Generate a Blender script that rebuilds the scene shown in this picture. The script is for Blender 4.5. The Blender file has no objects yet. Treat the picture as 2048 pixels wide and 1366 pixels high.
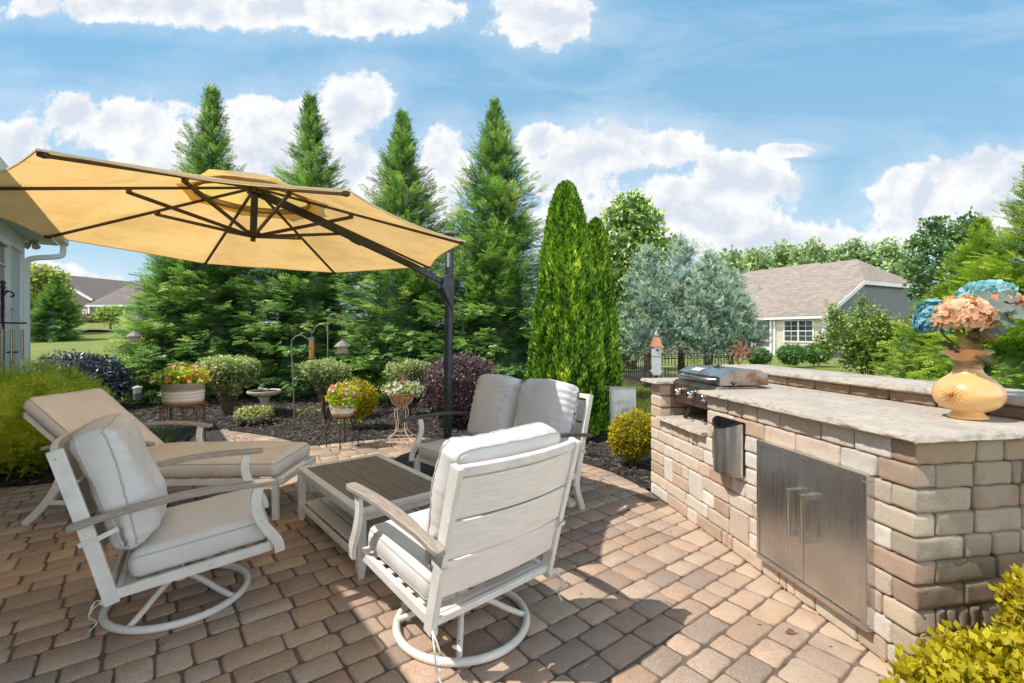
import bpy, math, random
import numpy as np
from mathutils import Vector, Matrix, noise as mn
from math import sin, cos, pi, radians, sqrt, atan2
random.seed(7); RNG = np.random.default_rng(7)
scene = bpy.context.scene
COL = scene.collection
F, HOR, EYE = 950.0, 667.0, 1.4          # focal length, horizon row (2048 px wide photograph), eye height in metres
def G(px, py, z=0.0):                    # where a pixel of the survey photograph meets the level z
    Y = F*(EYE-z)/(py-HOR); return Vector(((px-1024)/F*Y, Y, z))
def P(px, py, Y):
    return Vector(((px-1024)/F*Y, Y, EYE-(py-HOR)/F*Y))
def V(*a): return Vector(a)
# ------------------------------------------------------------------ camera, light, sky
cam = bpy.data.cameras.new('camera'); co = bpy.data.objects.new('camera', cam); COL.objects.link(co)
co.location = (0, 0, EYE); co.rotation_euler = (pi/2, 0, 0)
cam.sensor_width = 36; cam.lens = F/2048*36; cam.shift_y = -(683-HOR)/2048; cam.clip_start = .05; cam.clip_end = 3000
scene.camera = co
scene.view_settings.view_transform = 'Standard'; scene.view_settings.look = 'None'
scene.view_settings.exposure = 0; scene.view_settings.gamma = 1
LDIR = Vector((.65, .185, -1)).normalized()
sun = bpy.data.lights.new('sun', 'SUN'); so = bpy.data.objects.new('sun', sun); COL.objects.link(so)
sun.energy = 5.0; sun.angle = radians(.55); sun.color = (1, .94, .85)
so.rotation_euler = LDIR.to_track_quat('-Z', 'Y').to_euler(); so.location = (-8, -2, 12)
SUN_EL = math.asin(-LDIR.z); SUN_AZ = atan2(-LDIR.x, -LDIR.y)
# ------------------------------------------------------------------ node helpers
class NT:
    def __init__(s, nt): s.nt = nt; s.n = nt.nodes; s.l = nt.links
    def add(s, t, **k):
        n = s.n.new(t)
        for a, b in k.items(): setattr(n, a, b)
        return n
    def link(s, a, b): s.l.new(a, b)
    def put(s, sock, v):
        if isinstance(v, (int, float)):
            sock.default_value = v
        elif isinstance(v, (tuple, list)):
            sock.default_value = tuple(v)+((1,) if len(v) == 3 and len(sock.default_value) == 4 else ())
        else: s.l.new(v, sock)
    def math(s, op, a, b=None, c=None, clamp=False):
        n = s.add('ShaderNodeMath', operation=op, use_clamp=clamp)
        s.put(n.inputs[0], a)
        if b is not None: s.put(n.inputs[1], b)
        if c is not None: s.put(n.inputs[2], c)
        return n.outputs[0]
    def mix(s, f, a, b, mode='MIX'):
        n = s.add('ShaderNodeMix', data_type='RGBA', blend_type=mode)
        s.put(n.inputs[0], f); s.put(n.inputs[6], a); s.put(n.inputs[7], b); return n.outputs[2]
    def noise(s, vec, scale, detail=4, rough=.55, dist=0, out=0):
        n = s.add('ShaderNodeTexNoise'); n.inputs['Scale'].default_value = scale; n.inputs['Detail'].default_value = detail
        n.inputs['Roughness'].default_value = rough; n.inputs['Distortion'].default_value = dist
        if vec is not None: s.put(n.inputs['Vector'], vec)
        return n.outputs[out]
    def ramp(s, f, a, b, lo=0., hi=1.):
        n = s.add('ShaderNodeMapRange', clamp=True); s.put(n.inputs[0], f)
        n.inputs[1].default_value = a; n.inputs[2].default_value = b; n.inputs[3].default_value = lo; n.inputs[4].default_value = hi
        return n.outputs[0]
    def mapping(s, vec, scale=(1, 1, 1), rot=(0, 0, 0), loc=(0, 0, 0)):
        n = s.add('ShaderNodeMapping'); s.put(n.inputs[0], vec); n.inputs[1].default_value = loc
        n.inputs[2].default_value = rot; n.inputs[3].default_value = scale; return n.outputs[0]
def new_mat(name):
    m = bpy.data.materials.new(name); m.use_nodes = True; t = NT(m.node_tree)
    return m, t, m.node_tree.nodes['Principled BSDF']
def mat(name, c1, c2=None, scale=6, rough=.6, metal=0., bump=0., bscale=60, stretch=(1, 1, 1), lo=.35, hi=.65, spec=.4, attr=False, c3=None, s3=30, lo3=.6, hi3=.75, coat=0., detail=5, dirt=0.):
    """colour noise between c1 and c2 (and flecks of c3), object coordinates, optional bump, optional vertex colour multiply"""
    m, t, b = new_mat(name)
    tc = t.add('ShaderNodeTexCoord'); vec = t.mapping(tc.outputs['Object'], stretch)
    col = c1
    if c2 is not None: col = t.mix(t.ramp(t.noise(vec, scale, detail), lo, hi), c1, c2)
    if c3 is not None: col = t.mix(t.ramp(t.noise(vec, s3, 3), lo3, hi3), col, c3)
    if dirt: col = t.mix(t.ramp(t.noise(vec, scale*.23, 6, .7), .45, .75, 0, dirt), col, (.12, .1, .08))
    if attr:
        a = t.add('ShaderNodeAttribute', attribute_name='Col'); col = t.mix(1.0, col, a.outputs['Color'], 'MULTIPLY')
    t.put(b.inputs['Base Color'], col)
    b.inputs['Roughness'].default_value = rough; b.inputs['Metallic'].default_value = metal
    b.inputs['Specular IOR Level'].default_value = spec; b.inputs['Coat Weight'].default_value = coat
    if bump:
        bn = t.add('ShaderNodeBump'); bn.inputs['Strength'].default_value = 1; bn.inputs['Distance'].default_value = bump
        t.put(bn.inputs['Height'], t.noise(vec, bscale, 5, .65)); t.link(bn.outputs[0], b.inputs['Normal'])
    return m
def leaf_mat(name, dark, light, transl=.35, rough=.45, third=None, spec=.35, gain=1.):
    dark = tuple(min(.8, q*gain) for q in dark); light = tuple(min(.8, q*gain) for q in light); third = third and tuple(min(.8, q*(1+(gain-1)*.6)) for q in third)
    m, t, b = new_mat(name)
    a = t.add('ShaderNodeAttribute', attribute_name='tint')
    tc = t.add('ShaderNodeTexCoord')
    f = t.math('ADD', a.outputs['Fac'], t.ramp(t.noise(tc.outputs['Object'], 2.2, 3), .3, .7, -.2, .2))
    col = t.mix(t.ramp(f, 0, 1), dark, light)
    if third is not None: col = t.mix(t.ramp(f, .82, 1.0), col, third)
    t.put(b.inputs['Base Color'], col); b.inputs['Roughness'].default_value = rough; b.inputs['Specular IOR Level'].default_value = spec
    tr = t.add('ShaderNodeBsdfTranslucent'); t.put(tr.inputs[0], t.mix(1.0, col, (1.25, 1.2, .6), 'MULTIPLY'))
    ms = t.add('ShaderNodeMixShader'); ms.inputs[0].default_value = transl
    t.link(b.outputs[0], ms.inputs[1]); t.link(tr.outputs[0], ms.inputs[2])
    t.link(ms.outputs[0], m.node_tree.nodes['Material Output'].inputs[0])
    return m
# ------------------------------------------------------------------ world: physical sky with cumulus and cirrus by direction
def make_world():
    w = bpy.data.worlds.new('World'); scene.world = w; w.use_nodes = True; t = NT(w.node_tree)
    bg = t.n['Background']; bg.inputs[1].default_value = .15
    sky = t.add('ShaderNodeTexSky', sky_type='NISHITA'); sky.sun_disc = False
    sky.sun_elevation = SUN_EL; sky.sun_rotation = SUN_AZ; sky.air_density = 1.0; sky.dust_density = .3; sky.ozone_density = 2.2
    tc = t.add('ShaderNodeTexCoord'); d = tc.outputs['Generated']
    sep = t.add('ShaderNodeSeparateXYZ'); t.link(d, sep.inputs[0])
    y = t.math('MAXIMUM', sep.outputs[1], .08)
    u = t.math('DIVIDE', sep.outputs[0], y); v = t.math('DIVIDE', sep.outputs[2], y)
    uv = t.add('ShaderNodeCombineXYZ'); t.link(u, uv.inputs[0]); t.link(v, uv.inputs[1]); uv = uv.outputs[0]
    n1 = t.noise(uv, 4.2, 8, .6, .15); n2 = t.noise(t.mapping(uv, loc=(3, 1, 0)), 13, 8, .62)
    fb = t.math('ADD', t.math('MULTIPLY', t.math('SUBTRACT', n1, .5), 1.9), t.math('MULTIPLY', t.math('SUBTRACT', n2, .5), 1.25))
    fb = t.math('ADD', fb, t.math('MULTIPLY', t.math('SUBTRACT', t.noise(t.mapping(uv, loc=(1, 5, 0)), 34, 6, .68), .5), .75))
    blobs = [(700, 215, 85, 78), (612, 262, 100, 88), (505, 250, 62, 62), (700, 345, 90, 85), (800, 420, 110, 130), (880, 330, 70, 85), (560, 330, 110, 70),
             (240, 255, 165, 62), (300, 300, 100, 55), (150, 230, 60, 42), (1085, 280, 55, 40),
             (1230, 300, 160, 65), (1150, 340, 100, 70), (1330, 300, 90, 45), (1470, 365, 120, 58), (1340, 410, 150, 75), (1430, 440, 160, 85), (1560, 480, 200, 40), (1240, 450, 200, 60),
             (1950, 365, 130, 62), (1830, 380, 95, 50), (2060, 360, 110, 60), (1920, 440, 180, 70), (60, 545, 130, 24), (215, 572, 45, 22), (110, 575, 150, 40),
             (330, 12, 300, 42), (620, 20, 330, 50), (1085, 25, 120, 75), (1580, 300, 62, 15), (-300, 200, 260, 90), (2500, 150, 300, 100), (0, 300, 110, 60)]
    fld = None; low = None
    for (px, py, rx, ry) in blobs:
        a = t.math('MULTIPLY', t.math('SUBTRACT', u, (px-1024)/F), F/rx); b = t.math('MULTIPLY', t.math('SUBTRACT', v, (HOR-py)/F), F/ry)
        r = t.math('SUBTRACT', 1.0, t.math('SQRT', t.math('ADD', t.math('MULTIPLY', a, a), t.math('MULTIPLY', b, b))))
        fld = r if fld is None else t.math('SMOOTH_MAX', fld, r, .25)
    dens = t.math('ADD', fld, fb)
    body = t.ramp(dens, -.06, .20); body.node.interpolation_type = 'SMOOTHSTEP'
    soft = t.ramp(t.math('ADD', fld, t.math('MULTIPLY', fb, .6)), -.75, .35, 0, .42)
    # shading inside the clouds: lighter tops toward the sun, greyer bases
    dens_up = t.math('ADD', t.math('MULTIPLY', t.math('SUBTRACT', t.noise(t.mapping(uv, loc=(.018, -.03, 0)), 4.2, 8, .6, .15), n1), 2.6), 0)
    shade = t.ramp(t.math('ADD', dens_up, t.math('MULTIPLY', fld, -.30)), -.36, -.02)
    ccol = t.mix(shade, (4.75, 5.2, 5.9), (6.6, 6.65, 6.7))
    # cirrus streaks
    cir = t.noise(t.mapping(uv, scale=(.9, 4.5, 1), rot=(0, 0, -.28)), 1.8, 7, .62, .8)
    cfac = t.math('MULTIPLY', t.ramp(cir, .47, .8, 0, .42), t.ramp(v, .02, .3))
    haze = t.ramp(v, 0, .34, .6, 0)
    skyc = t.mix(1.0, sky.outputs[0], (1.02, 1.18, 1.12), 'MULTIPLY')
    tgt = t.mix(t.ramp(v, .0, .7), (3.2, 4.7, 5.8), (1.55, 3.55, 5.5))
    skyc = t.mix(.8, skyc, tgt)
    c = t.mix(cfac, skyc, (5.6, 6.2, 6.9))
    c = t.mix(t.math('MULTIPLY', haze, .6), c, (5.0, 5.8, 6.5))
    c = t.mix(soft, c, (5.6, 6.2, 6.9))
    c = t.mix(body, c, ccol)
    # added fill light: low sky behind the camera brightened, zenith toned down
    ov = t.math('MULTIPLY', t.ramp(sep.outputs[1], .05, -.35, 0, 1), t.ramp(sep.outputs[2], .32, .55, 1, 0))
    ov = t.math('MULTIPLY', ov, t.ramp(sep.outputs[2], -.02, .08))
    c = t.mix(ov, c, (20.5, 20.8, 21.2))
    c = t.mix(t.ramp(sep.outputs[2], .60, .85, 0, .85), c, (1.7, 2.3, 3.2))
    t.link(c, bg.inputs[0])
    w.cycles.sampling_method = 'MANUAL'; w.cycles.sample_map_resolution = 512
make_world()
# ------------------------------------------------------------------ mesh builder
def basis(d, up=Vector((0, 0, 1))):
    d = d.normalized(); s = d.cross(up)
    if s.length < 1e-4: s = d.cross(Vector((0, 1, 0)))
    s.normalize(); return d, s, s.cross(d)
class MB:
    def __init__(s): s.v = []; s.f = []; s.c = []; s.cur = (1, 1, 1); s.fm = []; s.m = 0
    def addv(s, pts):
        n = len(s.v); s.v += [tuple(p) for p in pts]; s.c += [s.cur]*len(pts); return n
    def addf(s, fs, base=0):
        for f in fs: s.f.append(tuple(i+base for i in f)); s.fm.append(s.m)
    def box(s, c, size, R=None):
        hx, hy, hz = size[0]/2, size[1]/2, size[2]/2; c = Vector(c); pts = []
        for z in (-hz, hz):
            for x, y in ((-hx, -hy), (hx, -hy), (hx, hy), (-hx, hy)):
                p = Vector((x, y, z)); pts.append(c+((R @ p) if R else p))
        b = s.addv(pts); s.addf([(3, 2, 1, 0), (4, 5, 6, 7), (0, 1, 5, 4), (1, 2, 6, 5), (2, 3, 7, 6), (3, 0, 4, 7)], b)
    def sweep(s, pts, w, h, up=Vector((0, 0, 1)), closed=False, ws=None, ups=None):
        """rectangular section w (sideways) x h (along up) swept along pts"""
        pts = [Vector(p) for p in pts]; n = len(pts); rings = []
        for i, p in enumerate(pts):
            a = pts[(i-1) % n] if (i > 0 or closed) else p; b = pts[(i+1) % n] if (i < n-1 or closed) else p
            d, sd, u = basis(b-a, ups[i] if ups else up); ww = ws[i] if ws else w
            rings.append([p+sd*(-ww/2)+u*(-h/2), p+sd*(ww/2)+u*(-h/2), p+sd*(ww/2)+u*(h/2), p+sd*(-ww/2)+u*(h/2)])
        b0 = s.addv([q for r in rings for q in r])
        for i in range(n if closed else n-1):
            j = (i+1) % n
            for k in range(4): s.addf([(b0+i*4+k, b0+i*4+(k+1) % 4, b0+j*4+(k+1) % 4, b0+j*4+k)])
        if not closed: s.addf([(3, 2, 1, 0)], b0); s.addf([(0, 1, 2, 3)], b0+(n-1)*4)
    def bar(s, a, b, w, h, up=Vector((0, 0, 1))): s.sweep([a, b], w, h, up)
    def tube(s, pts, r, n=8, closed=False, rs=None, cap=True):
        pts = [Vector(p) for p in pts]; m = len(pts); prev = None; b0 = len(s.v)
        for i, p in enumerate(pts):
            a = pts[(i-1) % m] if (i > 0 or closed) else p; b = pts[(i+1) % m] if (i < m-1 or closed) else p
            d = (b-a).normalized()
            if prev is None: _, sd, u = basis(d)
            else:
                sd = prev-d*prev.dot(d)
                if sd.length < 1e-5: _, sd, u = basis(d)
                sd.normalize(); u = sd.cross(d)
            prev = sd; rr = rs[i] if rs else r
            s.addv([p+sd*(cos(2*pi*k/n)*rr)+u*(sin(2*pi*k/n)*rr) for k in range(n)])
        for i in range(m if closed else m-1):
            j = (i+1) % m
            s.addf([(b0+i*n+k, b0+i*n+(k+1) % n, b0+j*n+(k+1) % n, b0+j*n+k) for k in range(n)])
        if not closed and cap: s.addf([tuple(range(n-1, -1, -1))], b0); s.addf([tuple(range(n))], b0+(m-1)*n)
    def lathe(s, prof, c=(0, 0, 0), n=32, fn=None):
        c = Vector(c); b0 = len(s.v); m = len(prof)
        for r, z in prof:
            s.addv([c+Vector((r*cos(2*pi*k/n), r*sin(2*pi*k/n), z))+(fn(r, z, 2*pi*k/n) if fn else Vector()) for k in range(n)])
        for i in range(m-1):
            s.addf([(b0+i*n+k, b0+i*n+(k+1) % n, b0+(i+1)*n+(k+1) % n, b0+(i+1)*n+k) for k in range(n)])
        if prof[0][0] > 1e-4: s.addf([tuple(range(n-1, -1, -1))], b0)
        if prof[-1][0] > 1e-4: s.addf([tuple(range(n))], b0+(m-1)*n)
    def prism(s, poly, z0, z1):
        n = len(poly); b = s.addv([(x, y, z0) for x, y in poly]+[(x, y, z1) for x, y in poly])
        s.addf([tuple(range(n-1, -1, -1)), tuple(range(n, 2*n))], b)
        s.addf([(i, (i+1) % n, n+(i+1) % n, n+i) for i in range(n)], b)
    def extrude(s, pts, d):
        """planar polygon of 3-D points extruded along vector d"""
        n = len(pts); b = s.addv([Vector(p) for p in pts]+[Vector(p)+d for p in pts])
        s.addf([tuple(range(n-1, -1, -1)), tuple(range(n, 2*n))], b); s.addf([(i, (i+1) % n, n+(i+1) % n, n+i) for i in range(n)], b)
    def poly(s, pts): b = s.addv(pts); s.addf([tuple(range(len(pts)))], b)
    def grid(s, fn, nu, nv, wrap=False):
        b = len(s.v)
        s.addv([fn(i/nu, j/nv) for j in range(nv+1) for i in range(nu+1)])
        for j in range(nv):
            for i in range(nu): s.addf([(b+j*(nu+1)+i, b+j*(nu+1)+i+1, b+(j+1)*(nu+1)+i+1, b+(j+1)*(nu+1)+i)])
    def build(s, name, m, parent=None, smooth=False, bevel=0., world=False, sharp=None, tint=None, subsurf=0, fixn=True):
        me = bpy.data.meshes.new(name)
        vs = s.v
        if world and parent is not None:
            pl = parent.location; rz = -parent.rotation_euler.z; c_, s_ = cos(rz), sin(rz)
            vs = [((x-pl.x)*c_-(y-pl.y)*s_, (x-pl.x)*s_+(y-pl.y)*c_, z-pl.z) for x, y, z in vs]
        me.from_pydata(vs, [], s.f)
        for q in (m if isinstance(m, (list, tuple)) else [m]): me.materials.append(q)
        if isinstance(m, (list, tuple)): me.polygons.foreach_set('material_index', s.fm)
        if any(c != (1, 1, 1) for c in s.c):
            at = me.color_attributes.new('Col', 'FLOAT_COLOR', 'POINT')
            at.data.foreach_set('color', np.array([(c[0], c[1], c[2], 1) for c in s.c], dtype=np.float32).ravel())
        if fixn:
            import bmesh
            bm = bmesh.new(); bm.from_mesh(me); bmesh.ops.recalc_face_normals(bm, faces=bm.faces); bm.to_mesh(me); bm.free()
        if smooth:
            me.polygons.foreach_set('use_smooth', [True]*len(me.polygons))
            if sharp: me.set_sharp_from_angle(angle=radians(sharp))
        me.update()
        o = bpy.data.objects.new(name, me); COL.objects.link(o)
        if parent is not None: o.parent = parent
        if bevel:
            b = o.modifiers.new('bevel', 'BEVEL'); b.width = bevel; b.segments = 2; b.limit_method = 'ANGLE'; b.angle_limit = radians(40)
        if subsurf:
            b = o.modifiers.new('sub', 'SUBSURF'); b.levels = subsurf; b.render_levels = subsurf
        return o
def thing(name, label, cat, loc=(0, 0, 0), rz=0, group=None):
    o = bpy.data.objects.new(name, None); COL.objects.link(o); o.location = loc; o.rotation_euler = (0, 0, rz); o.empty_display_size = .1
    o['label'] = label; o['category'] = cat
    if group: o['group'] = group
    return o
def tag(o, label=None, cat=None, group=None, kind=None):
    for k, v in (('label', label), ('category', cat), ('group', group), ('kind', kind)):
        if v: o[k] = v
    return o
def copy_thing(root, loc, rz, label, scale=None):
    r = root.copy(); COL.objects.link(r); r.location = loc; r.rotation_euler = (0, 0, rz); r['label'] = label
    if scale: r.scale = scale
    for ch in list(root.children):
        c = ch.copy(); COL.objects.link(c); c.parent = r
        for g in list(ch.children):
            d = g.copy(); COL.objects.link(d); d.parent = c
    return r
def nz(x, y=0., z=0.): return mn.noise(Vector((x, y, z)))
def arc(c, r, a0, a1, n, z=0.): return [Vector((c[0]+r*cos(a0+(a1-a0)*i/n), c[1]+r*sin(a0+(a1-a0)*i/n), z)) for i in range(n+1)]
def spline(pts, n=8):
    """Catmull-Rom through the points"""
    pts = [Vector(p) for p in pts]; out = []
    for i in range(len(pts)-1):
        p0 = pts[max(i-1, 0)]; p1 = pts[i]; p2 = pts[i+1]; p3 = pts[min(i+2, len(pts)-1)]
        for k in range(n):
            q = k/n; out.append(.5*((2*p1)+(p2-p0)*q+(2*p0-5*p1+4*p2-p3)*q*q+(3*p1-p0-3*p2+p3)*q*q*q))
    out.append(pts[-1]); return out
# ------------------------------------------------------------------ scattered foliage
def scatter_arrays(tv, tf, pos, ydir, nrm, scale, tint, bend=None):
    tv = np.asarray(tv, float); n = len(pos); k = len(tv)
    Y = ydir/np.maximum(np.linalg.norm(ydir, axis=1, keepdims=True), 1e-9)
    Z = nrm-Y*np.sum(nrm*Y, axis=1, keepdims=True); Z /= np.maximum(np.linalg.norm(Z, axis=1, keepdims=True), 1e-6)
    X = np.cross(Y, Z); sc = np.asarray(scale).reshape(-1, 1, 1)
    vs = pos[:, None, :]+sc*(tv[None, :, 0, None]*X[:, None, :]+tv[None, :, 1, None]*Y[:, None, :]+tv[None, :, 2, None]*Z[:, None, :])
    return vs.reshape(-1, 3), np.repeat(np.asarray(tint, float), k)
def leaf_object(name, parts, m, parent=None, extra=None):
    """parts: list of (template verts, template faces, pos, ydir, normal, scale, tint); all joined into one mesh"""
    allv = []; allt = []; loops = []; starts = []; totals = []; vo = 0; lo = 0
    for tv, tf, pos, yd, nr, sc, ti in parts:
        if len(pos) == 0: continue
        vs, tt = scatter_arrays(tv, tf, pos, yd, nr, sc, ti); k = len(tv); n = len(pos)
        allv.append(vs); allt.append(tt)
        flat = np.concatenate([np.array(f) for f in tf]); lens = np.array([len(f) for f in tf])
        L = (flat[None, :]+np.arange(n)[:, None]*k+vo).ravel(); loops.append(L)
        st = np.concatenate([[0], np.cumsum(lens)[:-1]])
        starts.append((st[None, :]+np.arange(n)[:, None]*len(flat)+lo).ravel()); totals.append(np.tile(lens, n))
        vo += len(vs); lo += len(L)
    if extra is not None:
        ev, ef, et = extra; ev = np.asarray(ev, float)
        allv.append(ev); allt.append(np.full(len(ev), et) if np.isscalar(et) else np.asarray(et))
        lens = np.array([len(f) for f in ef]); flat = np.concatenate([np.array(f) for f in ef])+vo
        loops.append(flat); starts.append(np.concatenate([[0], np.cumsum(lens)[:-1]])+lo); totals.append(lens)
    v = np.concatenate(allv).astype(np.float32); L = np.concatenate(loops).astype(np.int32)
    S = np.concatenate(starts).astype(np.int32); T = np.concatenate(totals).astype(np.int32)
    me = bpy.data.meshes.new(name); me.vertices.add(len(v)); me.vertices.foreach_set('co', v.ravel())
    me.loops.add(len(L)); me.loops.foreach_set('vertex_index', L)
    me.polygons.add(len(S)); me.polygons.foreach_set('loop_start', S); me.polygons.foreach_set('loop_total', T)
    me.update(calc_edges=True); me.validate()
    at = me.attributes.new('tint', 'FLOAT', 'POINT'); at.data.foreach_set('value', np.concatenate(allt).astype(np.float32))
    me.materials.append(m)
    o = bpy.data.objects.new(name, me); COL.objects.link(o)
    if parent is not None: o.parent = parent
    return o
def rdir(n):
    v = RNG.normal(size=(n, 3)); return v/np.linalg.norm(v, axis=1, keepdims=True)
# templates: y along the leaf, z its normal
T_LEAF = ([(0, 0, 0), (.32, .45, .06), (0, 1, -.05), (-.32, .45, .06)], [(0, 1, 2), (0, 2, 3)])
T_NARROW = ([(0, 0, 0), (.13, .45, .03), (0, 1, -.08), (-.13, .45, .03)], [(0, 1, 2), (0, 2, 3)])
def _fern(pairs, w, l, up=.0, droop=.1):
    v = []; f = []
    for i in range(pairs):
        y = i/pairs; L = w*(1-y*.75)*(.75 if i == 0 else 1)
        for sx in (-1, 1):
            b = len(v); v += [(0, y, -droop*y*y), (sx*L*.55, y+.14, .03-droop*y*y), (sx*L, y+.30, -.04-droop*y*y), (sx*L*.5, y+.26, -.02-droop*y*y)]
            f += [(b, b+1, b+2, b+3)]
    b = len(v); v += [(-.05, .7, -droop*.5), (.05, .7, -droop*.5), (0, 1.12, -droop*1.25)]; f += [(b, b+1, b+2)]
    return v, f
T_SPRAY = _fern(4, .42, 1, droop=.18)
T_SPRAY3 = _fern(3, .34, 1, droop=.05)
T_FLAME = ([(-.16, 0, 0), (.16, 0, 0), (.2, .4, .08), (0, 1, 0), (-.2, .45, -.06), (0, .3, .22), (0, .3, -.2)], [(0, 1, 2, 3, 4), (0, 5, 3), (1, 3, 6)])
def ellipsoid_core(c, r, lump=.12, seed=0., nu=20, nv=12, flat=0.):
    v = []; f = []
    for j in range(nv+1):
        for i in range(nu):
            a = 2*pi*i/nu; b = pi*j/nv; d = Vector((sin(b)*cos(a), sin(b)*sin(a), cos(b)))
            k = 1+lump*nz(d.x*2+seed, d.y*2, d.z*2)
            v.append((c[0]+d.x*r[0]*k, c[1]+d.y*r[1]*k, c[2]+d.z*r[2]*k))
    for j in range(nv):
        for i in range(nu): f.append((j*nu+i, j*nu+(i+1) % nu, (j+1)*nu+(i+1) % nu, (j+1)*nu+i))
    return v, f
def join_cores(cs):
    v = []; f = []
    for cv, cf in cs:
        b = len(v); v += cv; f += [tuple(i+b for i in q) for q in cf]
    return v, f
# ================================================================== MATERIALS
WHITE = mat('white_distressed_metal', (.82, .79, .74), (.70, .66, .60), 9, .42, bump=.0006, bscale=90, stretch=(1, 1, 1), c3=(.34, .27, .21), s3=42, lo3=.66, hi3=.8)
WHITE2 = mat('white_washed_slat', (.84, .80, .73), (.74, .69, .62), 14, .45, bump=.0003, bscale=60, stretch=(6, .55, 6), c3=(.50, .42, .35), s3=30, lo3=.68, hi3=.9)
TAUPE = mat('taupe_arm', (.43, .365, .31), (.31, .26, .22), 14, .42, stretch=(1, 6, 6), bump=.0003, bscale=90)
BOARD = mat('taupe_board', (.25, .195, .155), (.18, .14, .11), 10, .5, stretch=(1, 9, 1), bump=.0005, bscale=70)
FAB = mat('light_grey_fabric', (.74, .71, .68), (.67, .64, .61), 4, .9, bump=.0009, bscale=420, spec=.15, dirt=.10)
FAB2 = mat('shaded_grey_fabric', (.62, .61, .61), (.56, .55, .55), 4, .9, bump=.0009, bscale=420, spec=.15, dirt=.08)  # loveseat cushions: cooler, darker copy of the grey, shade put into the colour
FAB3 = mat('beige_fabric', (.76, .67, .59), (.70, .61, .53), 4, .9, bump=.0009, bscale=420, spec=.15, dirt=.12)
PIPE = mat('piping_fabric', (.52, .49, .465), None, rough=.9)
PIPE3 = mat('beige_piping', (.46, .39, .33), None, rough=.9)
DARKM = mat('slate_metal', (.045, .055, .065), (.03, .037, .045), 20, .38, .4)
BRONZE = mat('bronze_rib', (.085, .060, .042), (.055, .040, .030), 20, .45, .2)
BLACK = mat('black_iron', (.02, .02, .02), (.035, .03, .027), 15, .5)
RUST = mat('rusty_iron', (.20, .125, .075), (.09, .055, .035), 25, .7)
CREAMIRON = mat('cream_iron', (.66, .55, .42), (.34, .22, .14), 22, .65, lo=.5, hi=.72)
STEEL = None
def steel(name, c1, c2, rough=.3, stretch=(22, 22, .8), stain=None):
    m, t, b = new_mat(name); tc = t.add('ShaderNodeTexCoord'); vec = tc.outputs['Object']
    n = t.noise(t.mapping(vec, stretch), 3, 5)
    col = t.mix(t.ramp(t.noise(vec, 3.5, 5), .35, .7), c1, c2)
    if stain: col = t.mix(t.ramp(t.noise(vec, 7, 6, .7), .46, .62), col, stain)
    t.put(b.inputs['Base Color'], col); b.inputs['Metallic'].default_value = 1.
    t.put(b.inputs['Roughness'], t.ramp(n, .3, .7, rough-.03, rough+.07))
    bn = t.add('ShaderNodeBump'); bn.inputs['Distance'].default_value = .00002; t.put(bn.inputs['Height'], n); t.link(bn.outputs[0], b.inputs['Normal'])
    return m
STEEL = steel('brushed_steel', (.70, .69, .68), (.56, .55, .54), .27)
STEELH = steel('bright_steel', (.72, .70, .67), (.6, .58, .55), .2)
STEELG = steel('weathered_steel', (.40, .36, .33), (.30, .22, .16), .34, (1, 1, 1), (.24, .13, .07))
STEELT = steel('hood_steel', (.50, .52, .56), (.38, .38, .40), .26, (60, 1, 1), (.30, .2, .13))
BLACKP = mat('black_plastic', (.015, .015, .017), rough=.4)
def paver_mat():
    m, t, b = new_mat('concrete_paver'); tc = t.add('ShaderNodeTexCoord'); vec = tc.outputs['Object']
    a = t.add('ShaderNodeAttribute', attribute_name='Col')
    n = t.noise(vec, 9, 6, .7); sp = t.noise(vec, 260, 2, .5); big = t.noise(vec, 1.1, 4)
    col = t.mix(t.ramp(n, .3, .7, 0, .45), a.outputs['Color'], (.28, .18, .12))
    col = t.mix(t.ramp(big, .4, .7, 0, .22), col, (.42, .34, .26))
    col = t.mix(t.ramp(sp, .62, .72, 0, .7), col, (.74, .64, .53))
    col = t.mix(t.ramp(sp, .42, .32, 0, .75), col, (.07, .05, .04))
    # washed joint sand near the kitchen wall
    sep = t.add('ShaderNodeSeparateXYZ'); t.link(vec, sep.inputs[0])
    dist = t.math('SUBTRACT', t.math('ADD', t.math('MULTIPLY', sep.outputs[0], .9863), t.math('MULTIPLY', sep.outputs[1], .1651)), 1.893)
    sand = t.math('MULTIPLY', t.ramp(t.math('ADD', dist, t.math('MULTIPLY', t.noise(vec, 5, 5), .5)), .0, .22, 0, .8), t.ramp(sep.outputs[1], 4.3, 4.5, 1, 0))
    col = t.mix(sand, col, (.54, .41, .30))
    t.put(b.inputs['Base Color'], col); b.inputs['Roughness'].default_value = .85; b.inputs['Specular IOR Level'].default_value = .25
    bn = t.add('ShaderNodeBump'); bn.inputs['Distance'].default_value = .004
    t.put(bn.inputs['Height'], t.math('ADD', t.math('MULTIPLY', t.noise(vec, 120, 4, .7), .5), t.noise(vec, 22, 4, .6))); t.link(bn.outputs[0], b.inputs['Normal'])
    return m
PAVER = paver_mat()
SAND = mat('joint_sand', (.20, .145, .105), (.11, .08, .06), 12, .95, bump=.003, bscale=90)
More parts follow.
